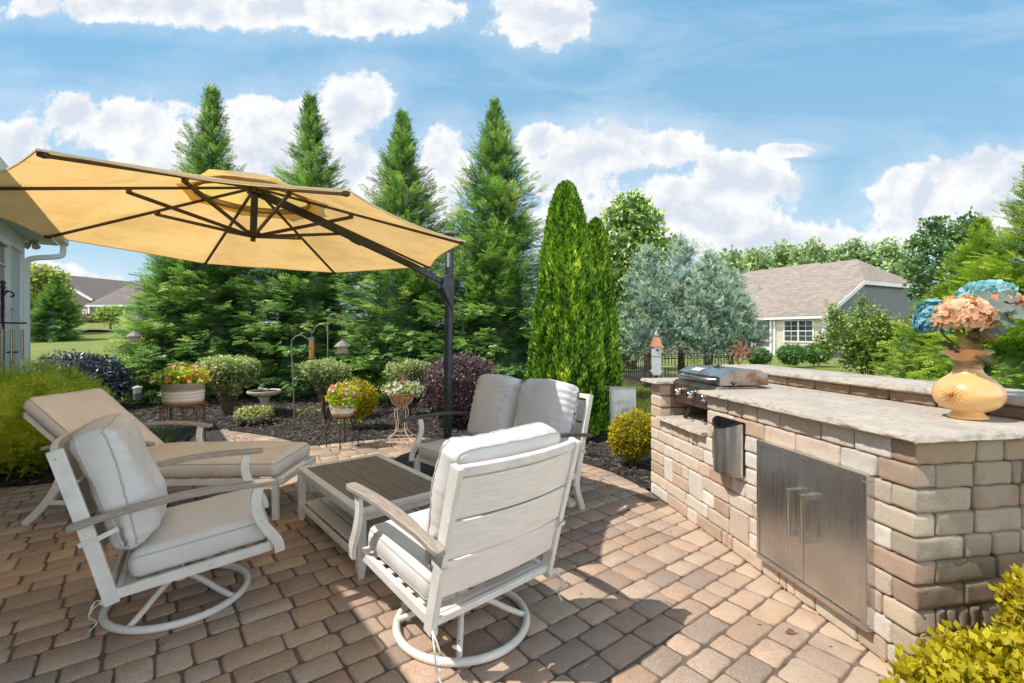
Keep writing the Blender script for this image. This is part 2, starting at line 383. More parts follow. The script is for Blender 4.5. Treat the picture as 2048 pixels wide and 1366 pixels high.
def stone_mat():
    m, t, b = new_mat('tumbled_wall_block'); tc = t.add('ShaderNodeTexCoord'); vec = tc.outputs['Object']
    a = t.add('ShaderNodeAttribute', attribute_name='Col'); n = t.noise(vec, 14, 7, .72)
    col = t.mix(t.ramp(n, .50, .74, 0, .42), a.outputs['Color'], (.46, .30, .20))
    col = t.mix(t.ramp(t.noise(vec, 5, 4), .5, .72, 0, .4), col, (.74, .66, .57))
    col = t.mix(t.ramp(t.noise(vec, 160, 2), .34, .26, 0, .7), col, (.10, .07, .05))
    t.put(b.inputs['Base Color'], col); b.inputs['Roughness'].default_value = .88; b.inputs['Specular IOR Level'].default_value = .2
    bn = t.add('ShaderNodeBump'); bn.inputs['Distance'].default_value = .006
    bn.inputs['Distance'].default_value = .009; t.put(bn.inputs['Height'], t.math('ADD', t.math('MULTIPLY', t.noise(vec, 130, 6, .85), 1.4), t.noise(vec, 34, 5, .7))); t.link(bn.outputs[0], b.inputs['Normal'])
    return m
STONE = stone_mat()
MORTAR = mat('wall_core', (.16, .115, .09), (.10, .075, .06), 20, .95, bump=.003, bscale=60)
SLAB = mat('stone_slab', (.56, .49, .41), (.46, .40, .335), 5, .8, bump=.007, bscale=70, c3=(.27, .23, .19), s3=26, lo3=.5, hi3=.8, detail=8)
def mulch_mat(name, a=(.055, .043, .037), b_=(.026, .020, .017)): return mat(name, a, b_, 40, .9, bump=.02, bscale=45, c3=(.085, .062, .052), s3=60, lo3=.58, hi3=.7)
MULCH = mulch_mat('dark_mulch')
CHIP = leaf_mat('mulch_chip', (.022, .018, .016), (.19, .15, .13), 0., .75)
def lawn_mat():
    m, t, b = new_mat('lawn_grass'); tc = t.add('ShaderNodeTexCoord'); vec = tc.outputs['Object']
    col = t.mix(t.ramp(t.noise(vec, .35, 5), .35, .65), (.22, .28, .07), (.36, .37, .12))
    col = t.mix(t.ramp(t.noise(vec, 45, 4, .7), .35, .7, 0, .7), col, (.075, .115, .022))
    col = t.mix(t.ramp(t.noise(vec, 3, 4), .55, .8, 0, .45), col, (.33, .29, .11))
    t.put(b.inputs['Base Color'], col); b.inputs['Roughness'].default_value = .9; b.inputs['Specular IOR Level'].default_value = .1
    bn = t.add('ShaderNodeBump'); bn.inputs['Distance'].default_value = .03; t.put(bn.inputs['Height'], t.noise(vec, 38, 4, .8)); t.link(bn.outputs[0], b.inputs['Normal'])
    return m
LAWN = lawn_mat()
# ================================================================== GROUND
def smooth(a, b, x):
    q = min(max((x-a)/(b-a), 0), 1); return q*q*(3-2*q)
def terrain(x, y):
    z = 2.75*smooth(14, 62, y)*smooth(-1, -14, x+(y-20)*.12)
    return z - .035 + .04*nz(x*.08, y*.08)*smooth(12, 25, y)
def lawn():
    ys = [-30, -12, -5, 0, 3, 6, 8]+[8+k*1.0 for k in range(1, 30)]+[38+k*2.5 for k in range(1, 22)]+[100, 130, 180, 260, 400, 700]
    xs = [-700, -400, -200, -120, -90]+[-75+2.5*k for k in range(0, 61)]+[90, 120, 200, 400, 700]
    mb = MB(); nx = len(xs); mb.addv([(x, y, terrain(x, y)) for y in ys for x in xs])
    mb.addf([(j*nx+i, j*nx+i+1, (j+1)*nx+i+1, (j+1)*nx+i) for j in range(len(ys)-1) for i in range(nx-1)])
    tag(mb.build('lawn', LAWN, smooth=True), 'mown green lawn running back to the neighbouring houses', kind='structure')
lawn()
A = G(1301, 985); D1 = Vector((-159/F, 1, 0)).normalized(); D2 = Vector((D1.y, -D1.x, 0))
def ISL(s, t, z=0.): return A-D1*s+D2*t+Vector((0, 0, z))
S_END = 2.325
# patio outline (clockwise seen from above, metres)
edge_r = [ISL(-.02, .02), (1.13, 4.52, 0), (.98, 4.86, 0), (.72, 5.2, 0), (.25, 5.75, 0), (-.35, 6.16, 0), (-1.2, 6.40, 0), (-1.72, 6.30, 0), (-2.1, 6.14, 0), (-2.5, 5.90, 0)]
edge_l = [(-2.5, 5.90, 0), (-3.2, 6.42, 0), (-4.0, 6.82, 0), (-4.42, 6.92, 0), (-4.34, 6.45, 0), (-4.05, 5.9, 0), (-3.82, 5.35, 0), (-3.9, 4.9, 0), (-4.3, 4.47, 0), (-4.8, 4.3, 0), (-5.35, 4.35, 0)]
edge = spline([Vector((p[0], p[1], 0)) for p in edge_r], 6)[:-1]+spline([Vector(p) for p in edge_l], 6)
patio_poly = [(p.x, p.y) for p in edge]+[(-3.0, 1.4), (-1.3, -.6), (-.5, -1.2), (1.2, -1.2), (ISL(3.4, -.0).x, ISL(3.4, 0).y), (ISL(0, .02).x, ISL(0, .02).y)]
def inside(p, poly):
    x, y = p; r = False; n = len(poly)
    for i in range(n):
        x1, y1 = poly[i]; x2, y2 = poly[(i+1) % n]
        if (y1 > y) != (y2 > y) and x < (x2-x1)*(y-y1)/(y2-y1)+x1: r = not r
    return r
mb = MB(); mb.prism(patio_poly, -.06, -.0085)
tag(mb.build('patio', SAND), 'compacted sand base under the patio pavers', kind='structure')
def paver(mb, poly, col, h=0., rad=.018):
    """one tumbled paver from a convex outline"""
    n = len(poly); c = Vector((sum(p[0] for p in poly)/n, sum(p[1] for p in poly)/n, 0)); out = []
    for i in range(n):
        p = Vector((poly[i][0], poly[i][1], 0)); a = Vector((poly[i-1][0], poly[i-1][1], 0)); b = Vector((poly[(i+1) % n][0], poly[(i+1) % n][1], 0))
        la = (a-p).length; lb = (b-p).length
        if la < 1e-4 or lb < 1e-4: continue
        ra = min(rad*random.uniform(.6, 1.5), la*.42, lb*.42)
        p1 = p+(a-p)/la*ra; p2 = p+(b-p)/lb*ra; mid = (p1+p2)*.5*.45+p*.55
        m1 = (p+b)*.5
        out += [p1, mid, p2]
        if lb > .09: out.append(m1+Vector((random.uniform(-.003, .003), random.uniform(-.003, .003), 0)))
    if len(out) < 3: return
    g = .0042; rings = []; tx = random.uniform(-.012, .012); ty = random.uniform(-.012, .012)
    def zz(p, z): return z+h+(p.x-c.x)*tx+(p.y-c.y)*ty
    for ins, z in ((g, -.05), (g, -.011), (g+.0045, -.0035), (g+.012, 0.)):
        r = []
        for p in out:
            d = c-p; L = d.length; q = p+d*min(ins/max(L, .02), .6); r.append((q.x, q.y, zz(q, z)))
        rings.append(r)
    k = len(out); mb.cur = col; b = mb.addv([q for r in rings for q in r])
    for i in range(3): mb.addf([(b+i*k+j, b+i*k+(j+1) % k, b+(i+1)*k+(j+1) % k, b+(i+1)*k+j) for j in range(k)])
    mb.addf([tuple(b+3*k+j for j in range(k))])
PCOLS = [(.60, .405, .275), (.56, .36, .24), (.50, .325, .225), (.42, .295, .225), (.60, .445, .315), (.36, .27, .215), (.53, .34, .215), (.46, .335, .26), (.54, .40, .29)]
def pcol():
    c = random.choice(PCOLS); k = random.uniform(.86, 1.12); m = sum(c)/3; return tuple((q*.86+m*.14)*k for q in c)
def clip(poly, p, n):
    """keep the side where (q-p).n >= 0"""
    out = []; m = len(poly)
    for i in range(m):
        a = poly[i]; b = poly[(i+1) % m]; da = (a[0]-p.x)*n.x+(a[1]-p.y)*n.y; db = (b[0]-p.x)*n.x+(b[1]-p.y)*n.y
        if da >= 0: out.append(a)
        if (da >= 0) != (db >= 0): q = da/(da-db); out.append((a[0]+(b[0]-a[0])*q, a[1]+(b[1]-a[1])*q))
    return out
def patio_pavers():
    mb = MB(); rnd = random.Random(3)
    # border course of headers along the curved edge
    BW = .20; L = 0; pts = edge; cum = [0]
    for i in range(1, len(pts)): L += (pts[i]-pts[i-1]).length; cum.append(L)
    def at(d):
        d = min(max(d, 0), L-1e-6)
        for i in range(1, len(cum)):
            if cum[i] >= d:
                q = (d-cum[i-1])/(cum[i]-cum[i-1]); tdir = (pts[min(i+1, len(pts)-1)]-pts[max(i-2, 0)]).normalized()
                return pts[i-1].lerp(pts[i], q), tdir
    samples = [at(d) for d in np.arange(0, L, .12)]
    inner = [(p+Vector((-t.y, t.x, 0))*BW, Vector((-t.y, t.x, 0))) for p, t in samples]
    # orientation: inward is to the left when walking the edge from the kitchen westward
    d = 0.
    while d < L-.1:
        w = rnd.choice((.125, .14, .155)); p, t = at(d); q, t2 = at(d+w); n1 = Vector((-t.y, t.x, 0)); n2 = Vector((-t2.y, t2.x, 0))
        r = [(p.x, p.y), (q.x, q.y), (q.x+n2.x*BW, q.y+n2.y*BW), (p.x+n1.x*BW, p.y+n1.y*BW)]
        paver(mb, r, pcol(), rnd.uniform(-.001, .002), .014); d += w
    field_poly = [(p.x, p.y) for p, n in inner]+patio_poly[len(edge):]
    ang = radians(38); ux = Vector((cos(ang), sin(ang), 0)); uy = Vector((-sin(ang), cos(ang), 0)); o = Vector((0.03, 2.0, 0))
    v = -7.5; 
    while v < 8:
        h = rnd.choice((.134, .134, .134, .19)); u = -9+rnd.random()*.3
        while u < 9:
            w = rnd.choice((.134, .19, .19, .245) if h < .16 else (.19, .245, .134, .22))
            j = lambda: rnd.uniform(-.0035, .0035)
            bend = .0
            q = [o+ux*(u+j())+uy*(v+j()), o+ux*(u+w+j())+uy*(v+j()), o+ux*(u+w+j())+uy*(v+h+j()), o+ux*(u+j())+uy*(v+h+j())]
            c = (q[0]+q[2])/2; u += w
            if c.y < .9 or c.y > 7.3 or c.x < -6 or c.x > 2.2: continue
            ins = [inside((p.x, p.y), field_poly) for p in q]
            if not any(ins): continue
            poly = [(p.x, p.y) for p in q]
            if not all(ins):
                near = sorted(range(len(inner)), key=lambda i: (inner[i][0]-c).length)[:3]
                if (inner[near[0]][0]-c).length < .35:
                    i0 = near[0]; poly = clip(poly, inner[i0][0], inner[i0][1])
                    for k in near[1:]:
                        if inner[k][1].dot(inner[i0][1]) > .9: poly = clip(poly, inner[k][0], inner[k][1])
                    if len(poly) < 3: continue
                    ar = abs(sum(poly[i][0]*poly[(i+1) % len(poly)][1]-poly[(i+1) % len(poly)][0]*poly[i][1] for i in range(len(poly))))/2
                    if ar < .0015: continue
            paver(mb, poly, pcol(), rnd.uniform(-.002, .002), .024)
        v += h
    o_ = mb.build('patio_paving', PAVER, smooth=True, sharp=50)
    tag(o_, 'tumbled brown and tan concrete pavers of the curved patio', kind='structure')
patio_pavers()
# mulch beds
def mulch():
    bed = [(-9.5, 9.7), (-6, 9.9), (-2, 10.4), (.6, 10.2), (1.6, 8.2), (2.1, 6.6), (2.1, 5.2), (ISL(0, .6).x, ISL(0, .6).y), (ISL(0, -.3).x, ISL(0, -.3).y), (ISL(1.2, -.3).x, ISL(1.2, -.3).y), (-1, 3), (-5.5, 3.2), (-7.3, 6), (-9.5, 8)]
    mb = MB(); xs = np.arange(-9.8, 3.01, .16); ys = np.arange(2.2, 10.8, .16); idx = {}
    for j, y in enumerate(ys):
        for i, x in enumerate(xs):
            if inside((x, y), bed):
                ip = inside((x, y), patio_poly)
                idx[i, j] = mb.addv([(x, y, (-.03 if ip else .0)+.022*nz(x*2, y*2)+.01*nz(x*7, y*7))])
    for (i, j) in list(idx):
        q = [(i, j), (i+1, j), (i+1, j+1), (i, j+1)]
        if all(k in idx for k in q): mb.addf([tuple(idx[k] for k in q)])
    tag(mb.build('mulch_ground', MULCH, smooth=True), 'dark mulch bed curving around the patio', kind='structure')
    n = 52000; y = 2.6+7.6*RNG.random(n)**.8; x = -8.6+11*RNG.random(n)
    keep = np.array([inside((a, b), bed) and not inside((a, b), patio_poly) for a, b in zip(x, y)])
    x = x[keep]; y = y[keep]; n = len(x)
    # stray chips on the right bed beside the kitchen end
    n2 = 2500; s2 = ISL(S_END+.05, 0); x2 = 1.2+1.9*RNG.random(n2); y2 = .7+1.15*RNG.random(n2)
    k2 = (x2-s2.x)*.9863+(y2-s2.y)*.1651 > .12; x = np.concatenate([x, x2[k2]]); y = np.concatenate([y, y2[k2]]); n = len(x)
    pos = np.stack([x, y, .004+.026*RNG.random(n)], 1); a = RNG.random(n)*2*pi
    yd = np.stack([np.cos(a), np.sin(a), RNG.normal(size=n)*.3], 1); nr = np.stack([RNG.normal(size=n)*.5, RNG.normal(size=n)*.5, np.ones(n)], 1)
    tv = [(-.16, -.5, 0), (.16, -.5, 0), (.12, .5, 0), (-.12, .5, 0), (0, -.4, .13), (0, .4, .12)]
    tf = [(0, 1, 4), (1, 2, 5, 4), (2, 3, 5), (3, 0, 4, 5)]
    o = leaf_object('mulch', [(tv, tf, pos, yd, nr, .022+.05*RNG.random(n)**2, np.clip(RNG.random(n)**1.6, 0, 1))], CHIP)
    tag(o, 'loose dark shredded mulch chips around the shrubs', kind='stuff')
    mb = MB(); mb.poly([(ISL(S_END, .05)+Vector((0, .02, -.01))), (ISL(S_END, 1.6)+Vector((0, .02, -.01))), V(3.4, .2, -.01), V(2.2, -.8, -.01), ISL(4.6, .06, -.01)])
    tag(mb.build('bed_ground', MULCH), 'dark mulch bed beside the end of the stone kitchen', kind='structure')
mulch()
# ================================================================== STONE OUTDOOR KITCHEN
kitchen = thing('outdoor_kitchen', 'tan tumbled stone outdoor kitchen with slab countertop and raised bar', 'kitchen island', tuple(A))
SC = [(.88, .73, .60), (.83, .65, .51), (.92, .83, .72), (.72, .51, .38), (.90, .78, .66), (.78, .64, .51), (.86, .68, .51), (.93, .86, .77), (.90, .80, .69), (.66, .48, .36)]
SCE = [(.30, .25, .18), (.36, .31, .23), (.27, .22, .16), (.42, .36, .28), (.33, .26, .19), (.40, .29, .22)]  # darker copy of the block colours for niche faces, shade included
def block(mb, o, u, n, w, h, depth, col, seed):
    """rounded rough block: front face at o (lower-left), spans u*w and z*h, back along -n"""
    g = .0028; up = Vector((0, 0, 1)); mb.cur = col; b = len(mb.v)
    def ticks(L): 
        k = max(1, int((L-2*g-.044)/.028)); return [g, g+.005, g+.012, g+.022]+[g+.022+(L-2*g-.044)*q/k for q in range(1, k)]+[L-g-.022, L-g-.012, L-g-.005, L-g]
    xs, zs = ticks(w), ticks(h); nu = len(xs)-1; nv = len(zs)-1; pts = []; rc = .011+.007*((seed*7.3) % 1)
    for z in zs:
        for x in xs:
            ex = min(x-g, w-g-x); ez = min(z-g, h-g-z); r = .011; dx = max(0, 1-ex/r); dz = max(0, 1-ez/r); e = min(1., sqrt(dx*dx+dz*dz))
            qx, qz = x, z
            if ex < rc and ez < rc:      # worn corner
                cx = g+rc if x < w/2 else w-g-rc; cz = g+rc if z < h/2 else h-g-rc; d_ = sqrt((x-cx)**2+(z-cz)**2)
                if d_ > rc: qx = cx+(x-cx)*rc/d_; qz = cz+(z-cz)*rc/d_
            dep = -.0075*e**2+.0045*nz(x*18+seed, z*18, seed)+.0035*nz(x*55, z*55+seed, seed)
            q = o+u*(qx+(.005*nz(seed, z*22) if dx else 0))+up*(qz+(.005*nz(x*22, seed) if dz else 0))+n*dep
            pts.append(q)
    mb.addv(pts)
    for j in range(nv):
        for i in range(nu): mb.addf([(b+j*(nu+1)+i, b+j*(nu+1)+i+1, b+(j+1)*(nu+1)+i+1, b+(j+1)*(nu+1)+i)])
    loop = [i for i in range(nu+1)]+[j*(nu+1)+nu for j in range(1, nv+1)]+[nv*(nu+1)+i for i in range(nu-1, -1, -1)]+[j*(nu+1) for j in range(nv-1, 0, -1)]
    b2 = mb.addv([pts[k]-n*depth for k in loop]); m = len(loop)
    mb.addf([(b+loop[k], b2+k, b2+(k+1) % m, b+loop[(k+1) % m]) for k in range(m)])
def block_wall(mb, o, u, n, width, z0, rows, ch, cols, rnd, start=None, stop=None, depth=.09, lens=(.14, .19, .24, .28, .30), tall=.20, zstop=None, pairs=.12):
    occ = {}
    for r in range(rows):
        x = (start(r) if start else 0.); xe = width-(stop(r) if stop else 0.)
        segs = sorted(occ.get(r, [])); cur = x
        def fill(x, xe):
            while x < xe-.02:
                if rnd.random() < pairs and xe-x > .2: ws = [.055, .055]
                else: ws = [rnd.choice(lens)]
                for w in ws:
                    if xe-(x+w) < .085: w = xe-x if xe-x < .36 else (xe-x)/2
                    hh = ch
                    if r < rows-1 and rnd.random() < tall and .12 < w < .24 and x > .1 and x+w < width-.15 and not any(a < x+w and b > x for a, b in occ.get(r+1, [])):
                        hh = 2*ch; occ.setdefault(r+1, []).append((x, x+w))
                    c = rnd.choice(cols); k = rnd.uniform(.9, 1.12)
                    block(mb, o+u*x+Vector((0, 0, z0+r*ch)), u, n, w, hh, depth, (c[0]*k, c[1]*k, c[2]*k), rnd.random()*90); x += w
                    if x >= xe-.02: break
        for a, b in segs: 
            if a > cur+.02: fill(cur, a)
            cur = max(cur, b)
        fill(cur, xe)
def rough_slab(mb, poly, z0, z1, amp=.010, skip=()):
    """poly: list of (x,y) ccw or cw; chipped edges all round"""
    out = []; nrm = []; n = len(poly); cx = sum(p[0] for p in poly)/n; cy = sum(p[1] for p in poly)/n
    for i in range(n):
        a = Vector((*poly[i], 0)); b = Vector((*poly[(i+1) % n], 0)); L = (b-a).length; k = max(1, int(L/.018)); d = (b-a)/L; nn = Vector((d.y, -d.x, 0))
        if (a-Vector((cx, cy, 0))).dot(nn) < 0: nn = -nn
        for j in range(k): out.append(a+d*(L*j/k)); nrm.append((nn, i in skip))
    rings = []
    for z, off in ((z0, -.012), (z0+(z1-z0)*.3, .004), (z0+(z1-z0)*.62, .0), (z1-.005, -.004), (z1, -.011)):
        r = []
        for p, (nn, sk) in zip(out, nrm):
            w = 0 if sk else (amp*nz(p.x*14, p.y*14, z*55)+amp*.6*nz(p.x*45, p.y*45, z*80)+amp*.7*nz(p.x*3, p.y*3))
            q = p+nn*((0 if sk else off)+w); r.append((q.x, q.y, z+(.0015*nz(p.x*9, p.y*9) if z == z1 else 0)))
        rings.append(r)
    k = len(out); b = mb.addv([q for r in rings for q in r])
    for i in range(4): mb.addf([(b+i*k+j, b+i*k+(j+1) % k, b+(i+1)*k+(j+1) % k, b+(i+1)*k+j) for j in range(k)])
    mb.addf([tuple(range(b+4*k, b+5*k)), tuple(range(b+k-1, b-1, -1))])
def P2(s, t): p = ISL(s, t); return (p.x, p.y)
def build_kitchen():
    rnd = random.Random(11); U = -D1; N = -D2; CH = .0968; ZT = .968
    core = MB()
    def cbox(s0, s1, t0, t1, z0, z1):
        core.prism([P2(s0, t0), P2(s1, t0), P2(s1, t1), P2(s0, t1)], z0, z1)
    cbox(.05, S_END-.05, .05, 1.14, -.05, .66); cbox(.05, .13, .05, 1.14, .66, .965); cbox(.92, S_END-.05, .05, 1.14, .66, .965); cbox(.13, .92, .50, 1.14, .66, .965)
    cbox(-.06, S_END-.05, .85, 1.13, .965, 1.06)
    core.build('wall_core', MORTAR, kitchen, world=True)
    w = MB()
    # front, below the ledge (7 courses), then pier and the right section up to the countertop
    block_wall(w, ISL(0, 0), U, N, S_END, 0, 7, CH, SC, rnd, stop=lambda r: .0 if r % 2 == 0 else .10)
    block_wall(w, ISL(0, 0), U, N, .178, 7*CH, 3, CH, SC, rnd, lens=(.178,), tall=0, pairs=0)
    block_wall(w, ISL(.868, 0), U, N, S_END-.868, 7*CH, 3, CH, SC, rnd, stop=lambda r: .0 if (r+1) % 2 == 0 else .10)
    # inner faces of the niche
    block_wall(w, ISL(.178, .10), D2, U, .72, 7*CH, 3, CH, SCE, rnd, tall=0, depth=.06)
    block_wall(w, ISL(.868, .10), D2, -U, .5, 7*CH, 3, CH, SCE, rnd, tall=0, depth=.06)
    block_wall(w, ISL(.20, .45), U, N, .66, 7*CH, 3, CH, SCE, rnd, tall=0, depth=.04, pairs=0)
    # near end and far end
    block_wall(w, ISL(S_END, 0), D2, U, 1.19, 0, 10, CH, [(.56, .45, .34), (.50, .41, .30), (.56, .41, .29), (.64, .54, .42), (.46, .37, .27), (.60, .50, .38), (.50, .35, .25)], rnd, start=lambda r: .10 if r % 2 == 0 else 0.)  # end blocks darker than the front, with their shade in the colour
    block_wall(w, ISL(0, .10), D2, -U, 1.09, 0, 10, CH, SC, rnd, tall=0)
    block_wall(w, ISL(S_END, 1.19), D1, D2, S_END, 0, 10, CH, SC, rnd, tall=0, depth=.05)
    # low upstand between countertop and raised bar
    block_wall(w, ISL(-.1, .79), U, N, S_END+.1, .998, 1, .066, [(.42, .28, .18), (.36, .25, .17), (.46, .32, .22)], rnd, lens=(.24, .29, .27), tall=0, pairs=0, depth=.05)
    w.build('stone_wall', STONE, kitchen, smooth=True, sharp=60, world=True)
    sl = MB()
    rough_slab(sl, [P2(1.093, -.05), P2(S_END+.055, -.05), P2(S_END+.055, .785), P2(1.093, .785)], .970, 1.002, skip=(3, 2))
    rough_slab(sl, [P2(.835, -.05), P2(1.089, -.05), P2(1.089, .785), P2(.835, .785)], .970, 1.0015, skip=(1, 2))
    rough_slab(sl, [P2(-.075, -.055), P2(.20, -.05), P2(.20, .785), P2(-.075, .785)], .970, 1.002, skip=(2,))
    rough_slab(sl, [P2(.203, .535), P2(.832, .535), P2(.832, .785), P2(.203, .785)], .970, .999, skip=(0, 1, 2, 3))
    sl.build('countertop', SLAB, kitchen, smooth=True, sharp=45, world=True)
    sl = MB(); rough_slab(sl, [P2(.182, -.04), P2(.864, -.04), P2(.864, .44), P2(.182, .44)], .678, .706, skip=(1, 2, 3))
    tag(sl.build('ledge', SLAB, kitchen, smooth=True, sharp=45, world=True), 'lower stone shelf in front of the grill')
    sl = MB(); rough_slab(sl, [P2(-.22, .755), P2(1.06, .755), P2(1.06, 1.21), P2(-.22, 1.21)], 1.065, 1.103, skip=(1,)); rough_slab(sl, [P2(1.064, .755), P2(S_END+.06, .755), P2(S_END+.06, 1.21), P2(1.064, 1.21)], 1.065, 1.102, skip=(3,))
    sl.build('raised_bar', SLAB, kitchen, smooth=True, sharp=45, world=True)
    # access doors
    s0, s1, z0, z1 = 1.44, 2.149, .105, .785
    f = MB(); R = Matrix((U, N, Vector((0, 0, 1)))).transposed()
    def fb(sa, sb, za, zb, ta, tb): f.box(ISL((sa+sb)/2, (ta+tb)/2, (za+zb)/2), (abs(sb-sa), abs(tb-ta), zb-za), R)
    fb(s0, s1, z1-.028, z1, -.040, .03); fb(s0, s1, z0, z0+.028, -.040, .03); fb(s0, s0+.022, z0+.028, z1-.028, -.040, .03); fb(s1-.03, s1, z0+.028, z1-.028, -.040, .03)
    fb(s0+.022, s1-.03, z0+.028, z1-.028, -.012, .02)
    fr = f.build('door_frame', STEEL, kitchen, world=True, bevel=.003)
    mid = (s0+.022+s1-.03)/2
    for (a, b, side) in ((s0+.025, mid-.0015, 1), (mid+.0015, s1-.033, -1)):
        f = MB(); fb(a, b, z0+.031, z1-.031, -.036, -.013); d = f.build('access_door', STEEL, kitchen, world=True, bevel=.002)
        hs = mid-.045 if side == 1 else mid+.045
        hb = MB(); hb.tube([ISL(hs, -.085, .36), ISL(hs, -.085, .60)], .0135, 14)
        for z in (.374, .586):
            hb.box(ISL(hs, -.062, z), (.032, .056, .026), R)
        h = hb.build('door_handle', STEELH, d, smooth=True, sharp=40); h.data.transform(Matrix.Translation(-A))
build_kitchen()
# ------------------------------------------------------------------ paper towel holder on the wall
def dispenser():
    t = thing('paper_towel_dispenser', 'curved stainless steel towel dispenser fixed to the stone wall beside the doors', 'dispenser', tuple(ISL(1.16, 0, 0)))
    prof = [(sin(a)*.125, -.012-cos(a)*.092) for a in np.linspace(-pi/2, pi/2, 25)]
    s0 = 1.155; m = MB(); pts = [(s0+p[0], p[1]) for p in prof]; z0, z1 = .525, .845
    outer = [ISL(s, tt) for s, tt in pts]; inner = [ISL(s0+p[0]*.93, p[1]*.92-.002) for p in prof]; n = len(outer)
    def top(i): q = abs(prof[i][0])/.125; return z1-.045*(1-q*q)
    b = m.addv([o+Vector((0, 0, z0)) for o in outer]+[o+Vector((0, 0, top(i))) for i, o in enumerate(outer)]+[o+Vector((0, 0, top(i)-.002)) for i, o in enumerate(inner)]+[o+Vector((0, 0, z0)) for o in inner])
    for i in range(n-1): m.addf([(i, i+1, n+i+1, n+i), (n+i, n+i+1, 2*n+i+1, 2*n+i), (2*n+i, 2*n+i+1, 3*n+i+1, 3*n+i)], b)
    m.build('shell', STEEL, t, smooth=True, sharp=50, world=True, fixn=False)
    m = MB(); m.sweep([o+Vector((0, 0, top(i)+.003)) for i, o in enumerate(outer)], .012, .010); m.sweep([ISL(s0-.125, -.004, z1), ISL(s0+.125, -.004, z1)], .012, .01)
    m.build('rim', BLACKP, t, smooth=True, sharp=40, world=True)
    m = MB(); m.extrude([p+Vector((0, 0, z0-.012)) for p in outer], Vector((0, 0, .014))); m.build('bottom_plate', STEELH, t, world=True)
    m = MB(); m.box(ISL(s0, -.004, (z0+z1)/2), (.26, .012, z1-z0), Matrix((-D1, -D2, Vector((0, 0, 1)))).transposed()); m.build('back_plate', BLACKP, t, world=True)
    # dark slot with the rounded ends on the far side of the shell
    i0 = 3; c = outer[i0]; nn = (outer[i0]-ISL(s0, -.012)).normalized(); ud = nn.cross(Vector((0, 0, 1)))
    m = MB(); m.poly([c+nn*.0025+ud*(cos(a)*.020)+Vector((0, 0, (z0+z1)/2-.02+sin(a)*.02+(.075 if sin(a) >= 0 else -.075))) for a in np.linspace(0, 2*pi, 24, endpoint=False)])
    m.build('slot', BLACKP, t, world=True)
dispenser()
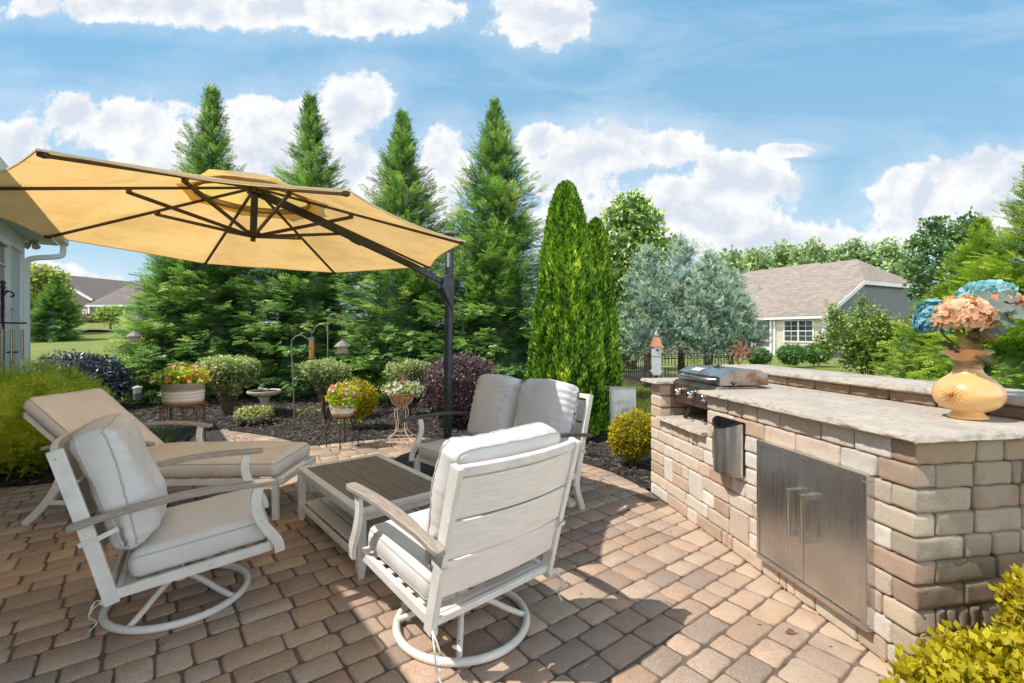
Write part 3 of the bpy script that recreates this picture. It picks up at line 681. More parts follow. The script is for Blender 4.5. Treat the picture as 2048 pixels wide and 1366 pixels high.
# ------------------------------------------------------------------ gas grill in the niche
def grill():
    g = thing('gas_grill', 'weathered stainless steel built-in gas grill with closed hood', 'grill', tuple(ISL(.5, .3, .706)))
    U = -D1; N = -D2; R = Matrix((U, N, Vector((0, 0, 1)))).transposed(); s0, s1 = .20, .805
    def bx(m, sa, sb, ta, tb, za, zb): m.box(ISL((sa+sb)/2, (ta+tb)/2, (za+zb)/2), (sb-sa, tb-ta, zb-za), R)
    m = MB(); m.extrude([ISL(s0, .12, .835), ISL(s0, .105, .99), ISL(s0, .13, 1.015), ISL(s0, .165, 1.02), ISL(s0, .165, .835)], U*(s1-s0)); m.build('control_panel', STEELG, g, world=True, bevel=.003)
    m = MB(); bx(m, s0+.01, s1-.01, .168, .52, .84, 1.012); m.build('firebox', STEELG, g, world=True, bevel=.004)
    prof = [(.150, 1.022), (.140, 1.035), (.145, 1.085), (.25, 1.132), (.47, 1.132), (.525, 1.095), (.53, 1.022)]
    m = MB(); m.extrude([ISL(s0+.006, t, z) for t, z in prof], U*(s1-s0-.012)); m.build('hood', STEELT, g, world=True, bevel=.006)
    sp = MB(); sp.extrude([ISL(s1-.004, t+(0.0), z) for t, z in prof], U*.006)
    tag(sp.build('hood_end', STEELG, g, world=True, bevel=.002), 'brown heat-stained side of the hood')
    m = MB(); pa = [ISL(s0+.05+(s1-s0-.1)*q, .145-.055*min(1, sin(pi*q)*2.2), 1.062) for q in np.linspace(0, 1, 22)]
    m.tube(pa, .011, 10); m.build('handle', STEELH, g, smooth=True, sharp=60, world=True)
    for s in (.31, .50, .69):
        m = MB(); c = ISL(s, .10, .925); pr = [(.034, 0), (.034, .008), (.027, .012), (.024, .034), (.020, .038)]; n = 20; b0 = len(m.v)
        for r, d in pr: m.addv([c-D2*d+(D1*cos(2*pi*k/n)+Vector((0, 0, 1))*sin(2*pi*k/n))*r for k in range(n)])
        for i in range(len(pr)-1): m.addf([(b0+i*n+k, b0+i*n+(k+1) % n, b0+(i+1)*n+(k+1) % n, b0+(i+1)*n+k) for k in range(n)])
        m.addf([tuple(b0+(len(pr)-1)*n+k for k in range(n))]); m.build('knob', STEELH, g, smooth=True, sharp=40, world=True)
    m = MB(); m.box(ISL(.50, .335, 1.139), (.09, .045, .010), R); m.box(ISL(.50, .335, 1.150), (.05, .02, .014), R); m.build('vent_cap', STEELG, g, world=True, bevel=.003)
    m = MB(); bx(m, .40, .50, .222, .225, 1.121, 1.124); m.box(ISL(.42, .20, 1.1155), (.12, .05, .002), R @ Matrix.Rotation(radians(-24), 3, 'X')); m.build('badge', mat('badge', (.75, .74, .72), rough=.4), g, world=True)
    m = MB(); m.bar(ISL(.40, .17, .84), ISL(.33, .14, .712), .02, .03); m.build('bracket', BLACK, g, world=True); m = MB(); m.bar(ISL(.74, .17, .84), ISL(.74, .17, .708), .02, .03); m.build('bracket', BLACK, g, world=True)
    m = MB(); m.tube([ISL(s1+.012, .25, 1.0), ISL(s1+.012, .25, 1.04)], .006, 8); m.lathe([(.0, 0), (.014, .002), (.016, .01), (.010, .02), (0, .022)], ISL(s1+.012, .25, 1.036), 14); m.build('hinge_pin', RUST, g, smooth=True, world=True)
    m = MB(); rr = random.Random(5)
    for _ in range(26): 
        c = ISL(rr.uniform(.45, .82), rr.uniform(.12, .36), .715); m.box(c, (rr.uniform(.01, .03), rr.uniform(.01, .02), rr.uniform(.008, .016)), Matrix.Rotation(rr.random()*3, 3, 'Z'))
    o = m.build('debris', mat('pale_debris', (.5, .47, .43), (.3, .28, .25), 30), None); tag(o, 'small pale gravel and debris lying on the stone ledge under the grill', kind='stuff')
grill()
# ================================================================== FURNITURE
def cushion(c, size, R=None, r=None, puff=(.0, .0), wr=.004, seed=0., n=22, dims=None, warp=None):
    """soft box: returns an MB. size L x W x T (T along local z); puff (+top, +bottom); warp(p)->p in local coordinates"""
    mb = MB(); L, W, T = [q/2 for q in size]; r = r or T*.8; c = Vector(c)
    def shape(x, y, z):
        p = Vector((x*L, y*W, z*T)); rr = min(r, T*.98)
        q = Vector((max(-L+rr, min(L-rr, p.x)), max(-W+rr, min(W-rr, p.y)), max(-T+rr, min(T-rr, p.z))))
        d = p-q
        if d.length > 1e-6: p = q+d.normalized()*min(rr, d.length if d.length < rr else rr)
        k = (1-x*x)*(1-y*y)
        if z > 0: p.z += puff[0]*k**.6*(z if z < 1 else 1)
        else: p.z += puff[1]*k**.6*(-z if z > -1 else 1)
        e = max(abs(x), abs(y)); 
        wv = wr*(nz(p.x*7+seed, p.y*7, p.z*7)*1.2+nz(p.x*19+seed, p.y*19, p.z*16)*.55)
        side = max(0., 1-abs(z)*1.1) if e > .93 else 0
        wv += side*wr*1.3*nz((p.x if abs(y) > abs(x) else p.y)*42+seed, p.z*6)
        nn = Vector((x**5, y**5, z**3)); 
        if nn.length > 1e-6: p += nn.normalized()*wv
        if warp: p = warp(p, x, y, z)
        return c+((R @ p) if R else p)
    nt = max(5, int(n*T/min(L, W)*.8))
    def face(fn, nu, nv):
        mb.grid(fn, nu, nv)
    m2 = lambda a: 2*a-1
    def sp(a):   # denser at the borders
        q = 2*a-1; return math.copysign(abs(q)**.8, q) if q else 0.
    nu = n; nv = max(8, int(n*W/L))
    face(lambda a, b: shape(sp(a), sp(b), 1), nu, nv); face(lambda a, b: shape(sp(a), -sp(b), -1), nu, nv)
    face(lambda a, b: shape(sp(a), -1, m2(b)), nu, nt); face(lambda a, b: shape(-sp(a), 1, m2(b)), nu, nt)
    face(lambda a, b: shape(1, sp(a), m2(b)), nv, nt); face(lambda a, b: shape(-1, -sp(a), m2(b)), nv, nt)
    mb.shape = shape; return mb
def weld(o, d=.0006):
    import bmesh
    bm = bmesh.new(); bm.from_mesh(o.data); bmesh.ops.remove_doubles(bm, verts=bm.verts, dist=d); bmesh.ops.recalc_face_normals(bm, faces=bm.faces); bm.to_mesh(o.data); bm.free()
    o.data.polygons.foreach_set('use_smooth', [True]*len(o.data.polygons)); return o
def rim(shape, z, r=.0045, n=40, k=1.0):
    pts = []
    for i in range(4*n):
        q = i/n; s = int(q); a = 2*(q-s)-1
        x, y = [(a, -1), (1, a), (-a, 1), (-1, -a)][s]; pts.append(shape(x*k, y*k, z))
    out = [pts[0]]
    for p in pts[1:]:
        if (p-out[-1]).length > .006: out.append(p)
    if (out[0]-out[-1]).length < .006: out.pop()
    m = MB(); m.tube(out, r, 6, closed=True); return m
def add_cushion(name, parent, c, size, mat_, pmat, zs=(.8, -.8), label=None, **k):
    mb = cushion(c, size, **k); o = weld(mb.build(name, mat_, parent)); 
    if label: o['label'] = label
    for z in zs: rim(mb.shape, z).build('piping', pmat, o, smooth=True)
    return o
def rotY(a): return Matrix.Rotation(a, 3, 'Y')
def ribbon(pts, w=.014):
    m = MB(); m.sweep(spline(pts, 6), w, .0018, up=Vector((.3, .2, 1))); return m
# ---- swivel rocker
BK0, BK1 = Vector((-.285, 0, .20)), Vector((-.475, 0, .905))       # rear post line
def backpt(f, y, W, bow=.045): 
    p = BK0.lerp(BK1, f); return Vector((p.x-bow*(1-(y/W)**2)*min(1, f*1.6), y, p.z))
BDIR = (BK1-BK0).normalized(); BNOR = Vector((BDIR.z, 0, -BDIR.x))
def back_frame(t, W, legs=False, bow=.045):
    m = MB()
    for s in (-1, 1): m.sweep([BK0+Vector((0, s*W, 0)), BK0.lerp(BK1, .5)+Vector((.004, s*W, 0)), BK1+Vector((0, s*W, 0))], .028, .055, up=BNOR); 
    ys = np.linspace(-W+.012, W-.012, 19)
    m.sweep([backpt(.972, y, W, bow) for y in ys], .026, .040, up=BDIR) 
    m.sweep([backpt(.06, y, W, bow) for y in ys], .022, .034, up=BDIR)
    m.build('back_frame', WHITE, t, smooth=True, sharp=40, bevel=.003)
    for f0, f1 in ((.695, .925), (.455, .675), (.215, .435)):
        m = MB(); m.sweep([backpt((f0+f1)/2, y, W, bow)+BNOR*(-.002) for y in ys], .010, (BK1-BK0).length*(f1-f0), up=BDIR)
        m.build('back_slat', WHITE2, t, smooth=True, sharp=40, bevel=.002)
def arm_set(t, W, m_arm, x0=-.43, x1=.375, z0=.575, z1=.645, px=.285, pz0=.285, wide=.058):
    for s in (-1, 1):
        y = s*(W+.032)
        pts = []; ups = []; ws = []
        for q in np.linspace(0, 1, 21):
            x = x0+(x1-x0)*q; z = z0+(z1-z0)*q+.040*sin(pi*min(1, q*1.02))*(1-.15*q); pts.append(Vector((x, y+s*.014*sin(pi*q), z))); 
            ws.append(wide*(1-.26*math.exp(-((q-.16)/.10)**2)+.06*q)*(1 if 0 < q < 1 else .72))
        m = MB(); m.sweep(pts, wide, .026, ws=ws); a = m.build('armrest', m_arm, t, smooth=True, sharp=50, bevel=.005)
        m = MB(); zt = z0+(z1-z0)*.82+.020
        cp = spline([(px+.01, y, zt), (px-.012, y, zt-.10), (px+.018, y, zt-.21), (px+.085, y-s*.010, pz0+.055), (px+.10, y-s*.018, pz0-.01)], 6)
        m.sweep(cp, .022, .048, up=Vector((1, 0, .3))); m.build('arm_support', WHITE, t, smooth=True, sharp=50, bevel=.003)
def seat_frame(t, W, x0, x1, z0, z1):
    m = MB()
    for s in (-1, 1): m.bar((x0, s*W, z0), (x1, s*W, z1), .026, .045)
    m.bar((x1, -W, z1), (x1, W, z1), .026, .045); m.bar((x0+.02, -W, z0), (x0+.02, W, z0), .026, .04)
    m.build('seat_frame', WHITE, t, bevel=.003)
    m = MB()
    for k in range(7):
        q = (k+.5)/7; m.bar((x0+(x1-x0)*q, -W+.012, z0+(z1-z0)*q+.004), (x0+(x1-x0)*q, W-.012, z0+(z1-z0)*q+.004), .055, .008)
    m.build('seat_slats', WHITE, t, bevel=.001)
def back_warp(T):
    def f(p, x, y, z):
        # local: x up the back, y across, z forward; slump and pinched bottom corners
        k = max(0., x); p.z += -.02*k*k*(1 if z < 0 else .3)
        if z > 0: p.z += .035*max(0, 1-((x+.45)/.6)**2)*(1-y*y)
        e = max(0., abs(y)-.72)/.28; p.z += (.012 if z < 0 else -.02)*e*e*max(0, .4-x)
        if z > .0: p.z += max(0, z)**4*.008*sin(30*x+5*y+4*nz(x*2.2, y*3, 5.1))*max(0, (abs(y)-.45)/.55)**1.3+max(0, z)**4*.006*sin(14*y+9*x+3*nz(x*3, y*2))*max(0, .3-x)
        return p
    return f
def rocker(loc, rz, label, seed, group):
    t = thing('swivel_rocker', label, 'patio chair', loc, rz, group); W = .325
    m = MB(); m.tube(arc((-.05, 0), .312, 0, 2*pi, 56, .018)[:-1], .018, 10, closed=True); m.build('base_ring', WHITE, t, smooth=True)
    m = MB()
    for k in range(4):
        a = pi/4+.1+k*pi/2; d = Vector((cos(a), sin(a), 0))
        k0 = V(-.05, 0, 0); m.tube(spline([k0+d*.308+V(0, 0, .020), k0+d*.23+V(0, 0, .052), k0+d*.12+V(0, 0, .105), k0+d*.03+V(0, 0, .135)], 5), .0145, 8)
    m.build('base_spokes', WHITE, t, smooth=True)
    m = MB(); m.lathe([(.028, .10), (.030, .11), (.030, .19), (.045, .20), (.045, .215)], (-.05, 0, 0), 20); m.box((0, 0, .222), (.24, .20, .012)); m.box((-.0, 0, .240), (.05, .52, .03)); m.build('swivel_hub', WHITE, t, smooth=True, sharp=40)
    seat_frame(t, W, -.285, .345, .235, .300); back_frame(t, W+.012); arm_set(t, W+.02, TAUPE)
    tilt = -atan2(.065, .63)
    sc = add_cushion('seat_cushion', t, (.055, 0, .352), (.59, .625, .125), FAB, PIPE, R=rotY(tilt), puff=(.022, .0), wr=.0035, seed=seed, n=26, zs=(.82, -.8))
    th = atan2(-(BK1-BK0).x, (BK1-BK0).z); RB = Matrix((BDIR, Vector((0, 1, 0)), Vector((BNOR.x, 0, BNOR.z)))).transposed()
    cc = BK0.lerp(BK1, .63)+BNOR*.120+Vector((0, 0, .010))
    add_cushion('back_cushion', t, cc, (.585, .62, .165), FAB, PIPE, R=RB, puff=(.03, .012), wr=.0105, seed=seed+9, n=30, zs=(.62, -.7), warp=back_warp(.16))
    # straps and ties
    m = MB(); y = W+.012
    for s in (-1, 1):
        m = MB(); c = BK0.lerp(BK1, .42)+Vector((0, s*y, 0)); m.sweep([c+BNOR*.10+Vector((0, -s*.02, .0)), c+BNOR*.034+Vector((0, s*.018, 0)), c-BNOR*.034+Vector((0, s*.018, 0)), c-BNOR*.036-Vector((0, s*.02, 0))], .002, .022, up=BDIR); m.build('strap', FAB, t)
    m = MB()
    for s in (-1, 1):
        m = MB(); c = Vector((-.305, s*y, .215)); r_ = random.Random(seed+s)
        for k in range(2): 
            a = r_.uniform(-.03, .0); m.sweep(spline([c, c+V(-.035, s*.02, .02-.02*k), c+V(-.055+a, s*(.02+.02*k), -.035), c+V(-.03+a, s*.015, -.075-.05*k*(s > 0)), c+V(-.06+a, s*(.02-.01*k), -.11-.06*k*(s > 0))], 5), .007, .0016, up=V(.4, .3, 1))
        m.tube(arc((0, 0), .016, 0, 2*pi, 10)[:-1], .004, 5, closed=True) if False else None
        m.lathe([(0, -.014), (.014, -.008), (.016, .004), (.008, .014), (0, .016)], c+V(-.012, 0, 0), 10); m.build('tie', FAB, t, smooth=True)
    return t
R1 = radians(33); R2 = radians(132.5)
rocker((-1.72, 2.55, 0), R1, 'white rocker with a plump pale cushion, facing away beside the beige chaise', 3., 'swivel rockers around the coffee table')
rocker((-.275, 2.345, 0), R2, 'white slat-backed rocker seen from behind, nearest the steel kitchen doors', 31., 'swivel rockers around the coffee table')
# ---- loveseat
def loveseat():
    a = radians(224); t = thing('loveseat', 'grey cushioned two-seat patio loveseat half in umbrella shade', 'loveseat', (-.15, 3.98, 0), a); W = .625
    seat_frame(t, W, -.285, .345, .285, .305)
    back_frame(t, W+.012, bow=.05); arm_set(t, W+.02, mat('shaded_taupe_arm', (.085, .08, .08), (.06, .057, .057), 12, .45), x1=.45, z0=.585, z1=.64)  # taupe of these arms darkened so the colour carries their shade
    for s in (-1, 1):
        m = MB(); m.sweep([(.35, s*W, .30), (.352, s*W, .15), (.375, s*W, .0)], .04, .045, up=V(1, 0, 0)); m.build('leg', WHITE, t, bevel=.003)
        m = MB(); m.sweep([(-.29, s*W, .30), (-.32, s*W, .15), (-.385, s*W, .0)], .032, .05, up=V(1, 0, 0)); m.build('leg', WHITE, t, bevel=.003)
    add_cushion('seat_cushion', t, (.065, 0, .368), (.61, 1.23, .13), FAB2, PIPE, puff=(.022, 0), wr=.004, seed=70., n=20)
    RB = Matrix((BDIR, Vector((0, 1, 0)), Vector((BNOR.x, 0, BNOR.z)))).transposed()
    cc = BK0.lerp(BK1, .67)+BNOR*.125+V(0, 0, .0)
    def tuft(p, x, y, z):
        d = y*.605                       # two plump halves pulled together at a tufted waist
        v = math.exp(-(d/.045)**2); tuftk = math.exp(-((x+.15)/.35)**2)
        if z > 0: p.z -= (.085+.06*tuftk)*v; p.z += .05*(1-(abs(abs(d)-.30)/.30)**2)
        else: p.z += .03*v
        p.x -= .018*v*(1 if x > .5 else 0); p.x += .03*(1-(abs(abs(d)-.30)/.3)**2)*(max(0, x))**2
        fold = .007*sin(28*(x*.8+abs(d)*1.4+.3*nz(x*3, d*3)))*math.exp(-((abs(d)-.07)/.09)**2)
        fold += .009*sin(34*x+4*nz(d*6, x*2))*max(0, (abs(y)-.72)/.28)*(1 if x > -.4 else .3)
        if z > 0: p.z += fold
        e = max(0., abs(y)-.75)/.25; p.z -= (.03 if z > 0 else -.01)*e*e
        return p
    mb = cushion(cc, (.56, 1.21, .15), R=RB, puff=(.02, .01), wr=.005, seed=50., n=44, warp=tuft)
    # denser across
    o = weld(mb.build('back_cushion', FAB2, t)); rim(mb.shape, -.55).build('piping', PIPE, o, smooth=True)
    m = MB()
    for s in (-1, 1):
        m = MB(); c = BK0.lerp(BK1, .38)+Vector((0, s*(W+.012), 0)); m.sweep([c+BNOR*.10+V(0, -s*.02, 0), c+BNOR*.034+V(0, s*.018, 0), c-BNOR*.034+V(0, s*.018, 0), c-BNOR*.036-V(0, s*.02, 0)], .002, .022, up=BDIR); m.build('strap', FAB2, t)
loveseat()
# ---- chaise
def chaise():
    t = thing('chaise_lounge', 'beige cushioned chaise lounge with raised back in front of the green shrub', 'chaise lounge', (-2.72, 3.86, 0), radians(2)); W = .325
    hx, hz = -.36, .36; ang = radians(42); d = Vector((-cos(ang), 0, sin(ang))); L = .74
    m = MB()
    for s in (-1, 1): m.bar((-.62, s*W, .29), (.98, s*W, .29), .026, .045)
    m.bar((.98, -W, .29), (.98, W, .29), .026, .045); m.bar((-.62, -W, .29), (-.62, W, .29), .026, .04); m.bar((-.62, -W, .14), (-.62, W, .14), .02, .03)
    m.build('frame', WHITE, t, bevel=.003)
    m = MB()
    for s in (-1, 1): m.bar((hx, s*(W-.03), .30), Vector((hx, s*(W-.03), .30))+d*L, .022, .035)
    for k in range(7): p = Vector((hx, 0, .31))+d*(L*(k+.5)/7); m.bar(p-V(0, W-.03, 0), p+V(0, W-.03, 0), .045, .008, up=d.cross(V(0, 1, 0)))
    for k in range(9): x = -.26+k*.148; m.bar((x, -W, .312), (x, W, .312), .055, .008)
    m.bar(Vector((hx, 0, .30))+d*L-V(0, W-.03, 0), Vector((hx, 0, .30))+d*L+V(0, W-.03, 0), .022, .035)
    m.build('back_and_seat_slats', WHITE, t, bevel=.001)
    for s in (-1, 1):
        m = MB(); m.sweep(spline([(-.60, s*(W+.03), .565), (-.585, s*(W+.03), .42), (-.64, s*(W+.03), .26), (-.74, s*(W+.03), .12), (-.86, s*(W+.03), .0)], 6), .03, .05, up=V(1, 0, .4)); m.build('leg', WHITE, t, smooth=True, sharp=50, bevel=.003)
        m = MB(); m.sweep([(.93, s*(W-.005), .29), (.93, s*(W-.005), .15), (.935, s*(W-.005), 0)], .035, .045, up=V(1, 0, 0)); m.build('leg', WHITE, t, bevel=.003)
        m = MB(); m.bar((-.70, s*(W+.03), .16), (-.20, s*(W+.03), .16), .018, .03); m.bar((-.20, s*(W+.02), .16), (-.20, s*(W+.0), .29), .018, .03); m.bar((-.55, s*(W-.05), .16), (-.42, s*(W-.05), .42), .012, .03); m.build('brace', WHITE, t, bevel=.002)
        m = MB(); pts = [Vector((-.72+.78*q, s*(W+.035), .56+.02*q+.04*sin(pi*q))) for q in np.linspace(0, 1, 15)]; m.sweep(pts, .055, .026); m.build('armrest', TAUPE, t, smooth=True, sharp=50, bevel=.005)
        m = MB(); m.sweep(spline([(-.03, s*(W+.032), .575), (-.045, s*(W+.032), .49), (-.02, s*(W+.028), .39), (.04, s*(W+.012), .29)], 6), .022, .045, up=V(1, 0, .2)); m.build('arm_support', WHITE, t, smooth=True, sharp=50, bevel=.003)
    add_cushion('seat_cushion', t, (.295, 0, .378), (1.30, .68, .125), FAB3, PIPE3, puff=(.035, 0), wr=.006, seed=90., n=50, zs=(.85, -.85))
    RB = Matrix((d, Vector((0, 1, 0)), Vector((d.z, 0, -d.x)))).transposed()
    add_cushion('back_cushion', t, Vector((hx, 0, .33))+d*.38+Vector((d.z, 0, -d.x))*.065, (.80, .66, .11), FAB3, PIPE3, R=RB, puff=(.015, 0), wr=.004, seed=95., n=30, zs=(.8, -.8))
chaise()
# ---- coffee table
def coffee_table():
    t = thing('coffee_table', 'low white coffee table with dark plank top and slatted lower shelf', 'coffee table', (-.993, 3.335, 0), radians(-50)); L, W, H = 1.17, .655, .395
    m = MB(); b = .052
    for s in (-1, 1): m.box((0, s*(W/2-b/2), H-.014), (L, b, .028)); m.box((s*(L/2-b/2), 0, H-.0145), (b, W-2*b, .027))
    m.build('top_frame', WHITE, t, bevel=.004)
    m = MB(); n = 5; w = (W-2*b-.004)/n
    for k in range(n): m.box((0, -W/2+b+.002+w*(k+.5), H-.012), (L-2*b-.004, w-.004, .018))
    m.build('top_planks', BOARD, t, bevel=.002)
    m = MB()
    for s in (-1, 1): m.box((0, s*(W/2-.03), H-.05), (L-.09, .02, .04)); m.box((s*(L/2-.03), 0, H-.05), (.02, W-.09, .04))
    m.build('apron', WHITE, t, bevel=.002)
    for sx in (-1, 1):
        for sy in (-1, 1):
            m = MB(); x, y = sx*(L/2-.028), sy*(W/2-.028); pts = [(x-.024, y-.024), (x+.024, y-.024), (x+.024, y+.024), (x-.024, y+.024)]
            q = [(x+(a-x)*.62, y+(c-y)*.62) for a, c in pts]; bb = m.addv([(a, c, 0) for a, c in q]+[(a, c, .075) for a, c in pts]+[(a, c, H-.03) for a, c in pts])
            m.addf([(3, 2, 1, 0), (8, 9, 10, 11)]+[(i, (i+1) % 4, 4+(i+1) % 4, 4+i) for i in range(4)]+[(4+i, 4+(i+1) % 4, 8+(i+1) % 4, 8+i) for i in range(4)], bb); m.build('leg', WHITE, t, bevel=.003)
    m = MB()
    for s in (-1, 1): m.box((0, s*(W/2-.022), .112), (L-.07, .022, .034)); m.box((s*(L/2-.022), 0, .112), (.022, W-.07, .034))
    m.build('shelf_frame', WHITE, t, bevel=.002)
    m = MB(); n = 5; w = (W-.09)/n
    for k in range(n): m.box((0, -W/2+.045+w*(k+.5), .122), (L-.085, w-.016, .012))
    tag(m.build('shelf_slats', WHITE2, t, bevel=.002), 'white slatted lower shelf')
coffee_table()
# ================================================================== UMBRELLA
def umbrella():
    C = Vector((-2.008, 3.683, 2.125)); n = Vector((.018, .031, 1)).normalized(); e1 = Vector((0, 1, 0)).cross(n).normalized(); e2 = n.cross(e1); R = 1.65; ph = -1.588; CZ = .431
    base = Vector((-.663, 4.96, 0)); t = thing('cantilever_umbrella', 'golden tan octagonal cantilever umbrella on a slate grey pole', 'umbrella', tuple(base))
    def cp(r, a, dz=0.): return C+e1*(r*cos(a+ph))+e2*(r*sin(a+ph))+n*(CZ*(1-r/R)+dz)
    UF, tt, b = new_mat('umbrella_canvas')
    tc = tt.add('ShaderNodeTexCoord'); vec = tc.outputs['Object']
    col = tt.mix(tt.ramp(tt.noise(tt.mapping(vec, (1, 1, 3)), 2.2, 6, .65), .43, .72, 0, .7), (.90, .62, .29), (.58, .40, .13)); col = tt.mix(tt.ramp(tt.noise(vec, 9, 6, .7), .58, .8, 0, .4), col, (.42, .27, .10))
    tt.put(b.inputs['Base Color'], col); b.inputs['Roughness'].default_value = .9; b.inputs['Specular IOR Level'].default_value = .1
    trn = tt.add('ShaderNodeBsdfTranslucent'); tt.put(trn.inputs[0], tt.mix(1.0, col, (1.12, 1.02, .85), 'MULTIPLY')); mx = tt.add('ShaderNodeMixShader'); mx.inputs[0].default_value = .53
    tt.link(b.outputs[0], mx.inputs[1]); tt.link(trn.outputs[0], mx.inputs[2]); tt.link(mx.outputs[0], tt.n['Material Output'].inputs[0])
    bn = tt.add('ShaderNodeBump'); bn.inputs['Distance'].default_value = .012; tt.put(bn.inputs['Height'], tt.noise(tt.mapping(vec, (1, 1, 1)), 5, 4)); tt.link(bn.outputs[0], b.inputs['Normal'])
    def canopy(r0, r1, zoff, sag, scal, nr=12, na=14, dip=0.):
        m = MB(); m.addv([]); nn = 8*na
        for j in range(nr+1):
            for i in range(nn):
                q = (i % na)/na; k0 = (i//na)*pi/4; a0 = k0; a1 = k0+pi/4; f = j/nr; rr = r0+(r1-r0)*f
                p = cp(rr, a0).lerp(cp(rr, a1), q); cen = cp(0, 0, -CZ)
                w = 4*q*(1-q); f2 = f
                inw = (cen-p); inw.normalize(); p += inw*(scal*w*f2**3*rr/1.65); p -= n*(sag*w*sin(pi*min(f*.9, 1))*1)
                p += n*(zoff+.006*nz(p.x*3, p.y*3)*w); m.addv([p])
        for j in range(nr): m.addf([(j*nn+i, j*nn+(i+1) % nn, (j+1)*nn+(i+1) % nn, (j+1)*nn+i) for i in range(nn)])
        return m, nn, nr
    m, nn, nr = canopy(.40, R, .012, .035, .065)
    can = m.build('canopy', UF, t, smooth=True, world=True, sharp=60)
    edge_pts = [Vector(m.v[nr*nn+i]) for i in range(nn)]
    h = MB(); h.sweep(edge_pts, .006, .010, closed=True, up=n); hm = h.build('hem', mat('canopy_hem', (.82, .66, .45), None, rough=.9), can, smooth=True, sharp=40)  # hem paler than the canvas, imitating a sunlit top edge by colour
    hm.data.transform(Matrix.Translation(-base))
    # vented top
    m = MB(); na = 8; nn2 = 8*na
    for j in range(7):
        f = j/6; rr = .54*f
        for i in range(nn2):
            q = (i % na)/na; a0 = (i//na)*pi/4; p = cp(rr, a0).lerp(cp(rr, a0+pi/4), q); w = 4*q*(1-q)
            p += n*(.060+.035*(1-f)+.0*w-.018*w*f) - (p-C-n*(p-C).dot(n))*(.05*w*f); m.addv([p])
    for j in range(6): m.addf([(j*nn2+i, j*nn2+(i+1) % nn2, (j+1)*nn2+(i+1) % nn2, (j+1)*nn2+i) for i in range(nn2)])
    m.build('vent_canopy', leaf_mat('vent_canvas', (.78, .58, .32), (.78, .58, .32), .5, .9), t, smooth=True, world=True)
    ring = MB(); ring.sweep([cp(.40, k*pi/4/2, .008) for k in range(16)], .006, .05, closed=True, up=n); ring.build('vent_band', mat('vent_band', (.34, .23, .13), None, rough=.9), t, world=True)
    for k in range(8):
        a = k*pi/4; m = MB(); m.bar(cp(.05, a, -.022), cp(R-.03, a, -.010), .020, .018, up=n); tip = cp(R-.03, a, -.008)
        m.box(tip, (.035, .035, .022), Matrix.Rotation(a, 3, 'Z')); rb = m.build('rib', BRONZE, t, world=True, bevel=.003)
        m = MB(); m.bar(C+n*.045+(cp(1, a)-cp(0, a)).normalized()*.04, cp(R*.46, a, -.045), .016, .024, up=n); m.box(cp(R*.46, a, -.038), (.03, .03, .03), Matrix.Rotation(a, 3, 'Z')); s = m.build('strut', BRONZE, rb, bevel=.002); s.data.transform(Matrix.Translation(-base))
    m = MB(); ax = C+n*.0
    m.tube([C+n*.02, C+n*(CZ-.01)], .026, 16); m.build('center_post', DARKM, t, smooth=True, sharp=40, world=True)
    m = MB(); m.tube([C+n*.025, C+n*.065], .05, 16); m.tube([C-n*.01, C+n*.03], .018, 12); m.build('hub', BRONZE, t, smooth=True, sharp=40, world=True); m = MB(); m.tube([C+n*(CZ-.07), C+n*(CZ-.02)], .055, 16); m.build('upper_hub', BRONZE, t, smooth=True, sharp=40, world=True)
    J = base+V(-.045, -.035, 1.93)
    a0 = C+n*(CZ-.06); dirh = (J-a0); side = Vector((dirh.x, dirh.y, 0)).normalized()
    k1 = a0.lerp(J, .47)+V(0, 0, .015); m = MB(); m.sweep([a0+side*.03, a0.lerp(k1, .5)+V(0, 0, .012), k1, k1.lerp(J, .6)+V(0, 0, .012), J], .034, .060); m.build('arm', DARKM, t, smooth=True, sharp=40, world=True, bevel=.004)
    m = MB(); d = (J-k1).normalized(); m.box(k1, (.10, .046, .075), Matrix((d, d.cross(V(0, 0, 1)).normalized(), d.cross(V(0, 0, 1)).normalized().cross(d))).transposed()); m.build('arm_joint', DARKM, t, world=True, bevel=.006)
    # bracket on the pole
    m = MB(); sd = side; pr = [base+V(0, 0, 1.60)+sd*.03, base+V(0, 0, 1.98)+sd*.05, base+V(0, 0, 2.02)-sd*.02, J-sd*.02+V(0, 0, .05), J-sd*.05+V(0, 0, -.06), base+V(0, 0, 1.76)-sd*.05]
    perp = V(-sd.y, sd.x, 0)
    m.extrude([p+perp*.052 for p in pr], -perp*.104); m.build('bracket', DARKM, t, world=True, bevel=.008)
    m = MB(); m.tube(spline([base+sd*.05+V(0, 0, 1.99), base+sd*.13+V(0, 0, 1.93), base+sd*.125+V(0, 0, 1.78), base+sd*.04+V(0, 0, 1.68)], 6), .010, 8); m.build('handle', BLACKP, t, smooth=True, world=True)
    m = MB(); pts = [(.045*cos(a), .034*sin(a)) for a in np.linspace(0, 2*pi, 20, endpoint=False)]
    lean = V(.012, 0, 0); b0 = m.addv([base+V(x, y, .12)-lean for x, y in pts]+[base+V(x, y, 2.45)+lean for x, y in pts]); m.addf([(i, (i+1) % 20, 20+(i+1) % 20, 20+i) for i in range(20)], b0)
    m.build('pole', DARKM, t, smooth=True, world=True, sharp=40)
    m = MB(); m.lathe([(.058, 0), (.066, .012), (.060, .024), (.03, .04), (0, .045)], base+lean+V(0, 0, 2.43), 24); m.build('pole_cap', mat('grey_cap', (.16, .15, .14), rough=.5), t, smooth=True, sharp=50, world=True)
    m = MB(); m.poly([base+V(x, -.0352, z) for x, z in ((-.014, 2.09), (.014, 2.09), (.016, 2.24), (-.012, 2.24))]); m.build('sticker', mat('sticker', (.32, .34, .36), rough=.5), t, world=True)
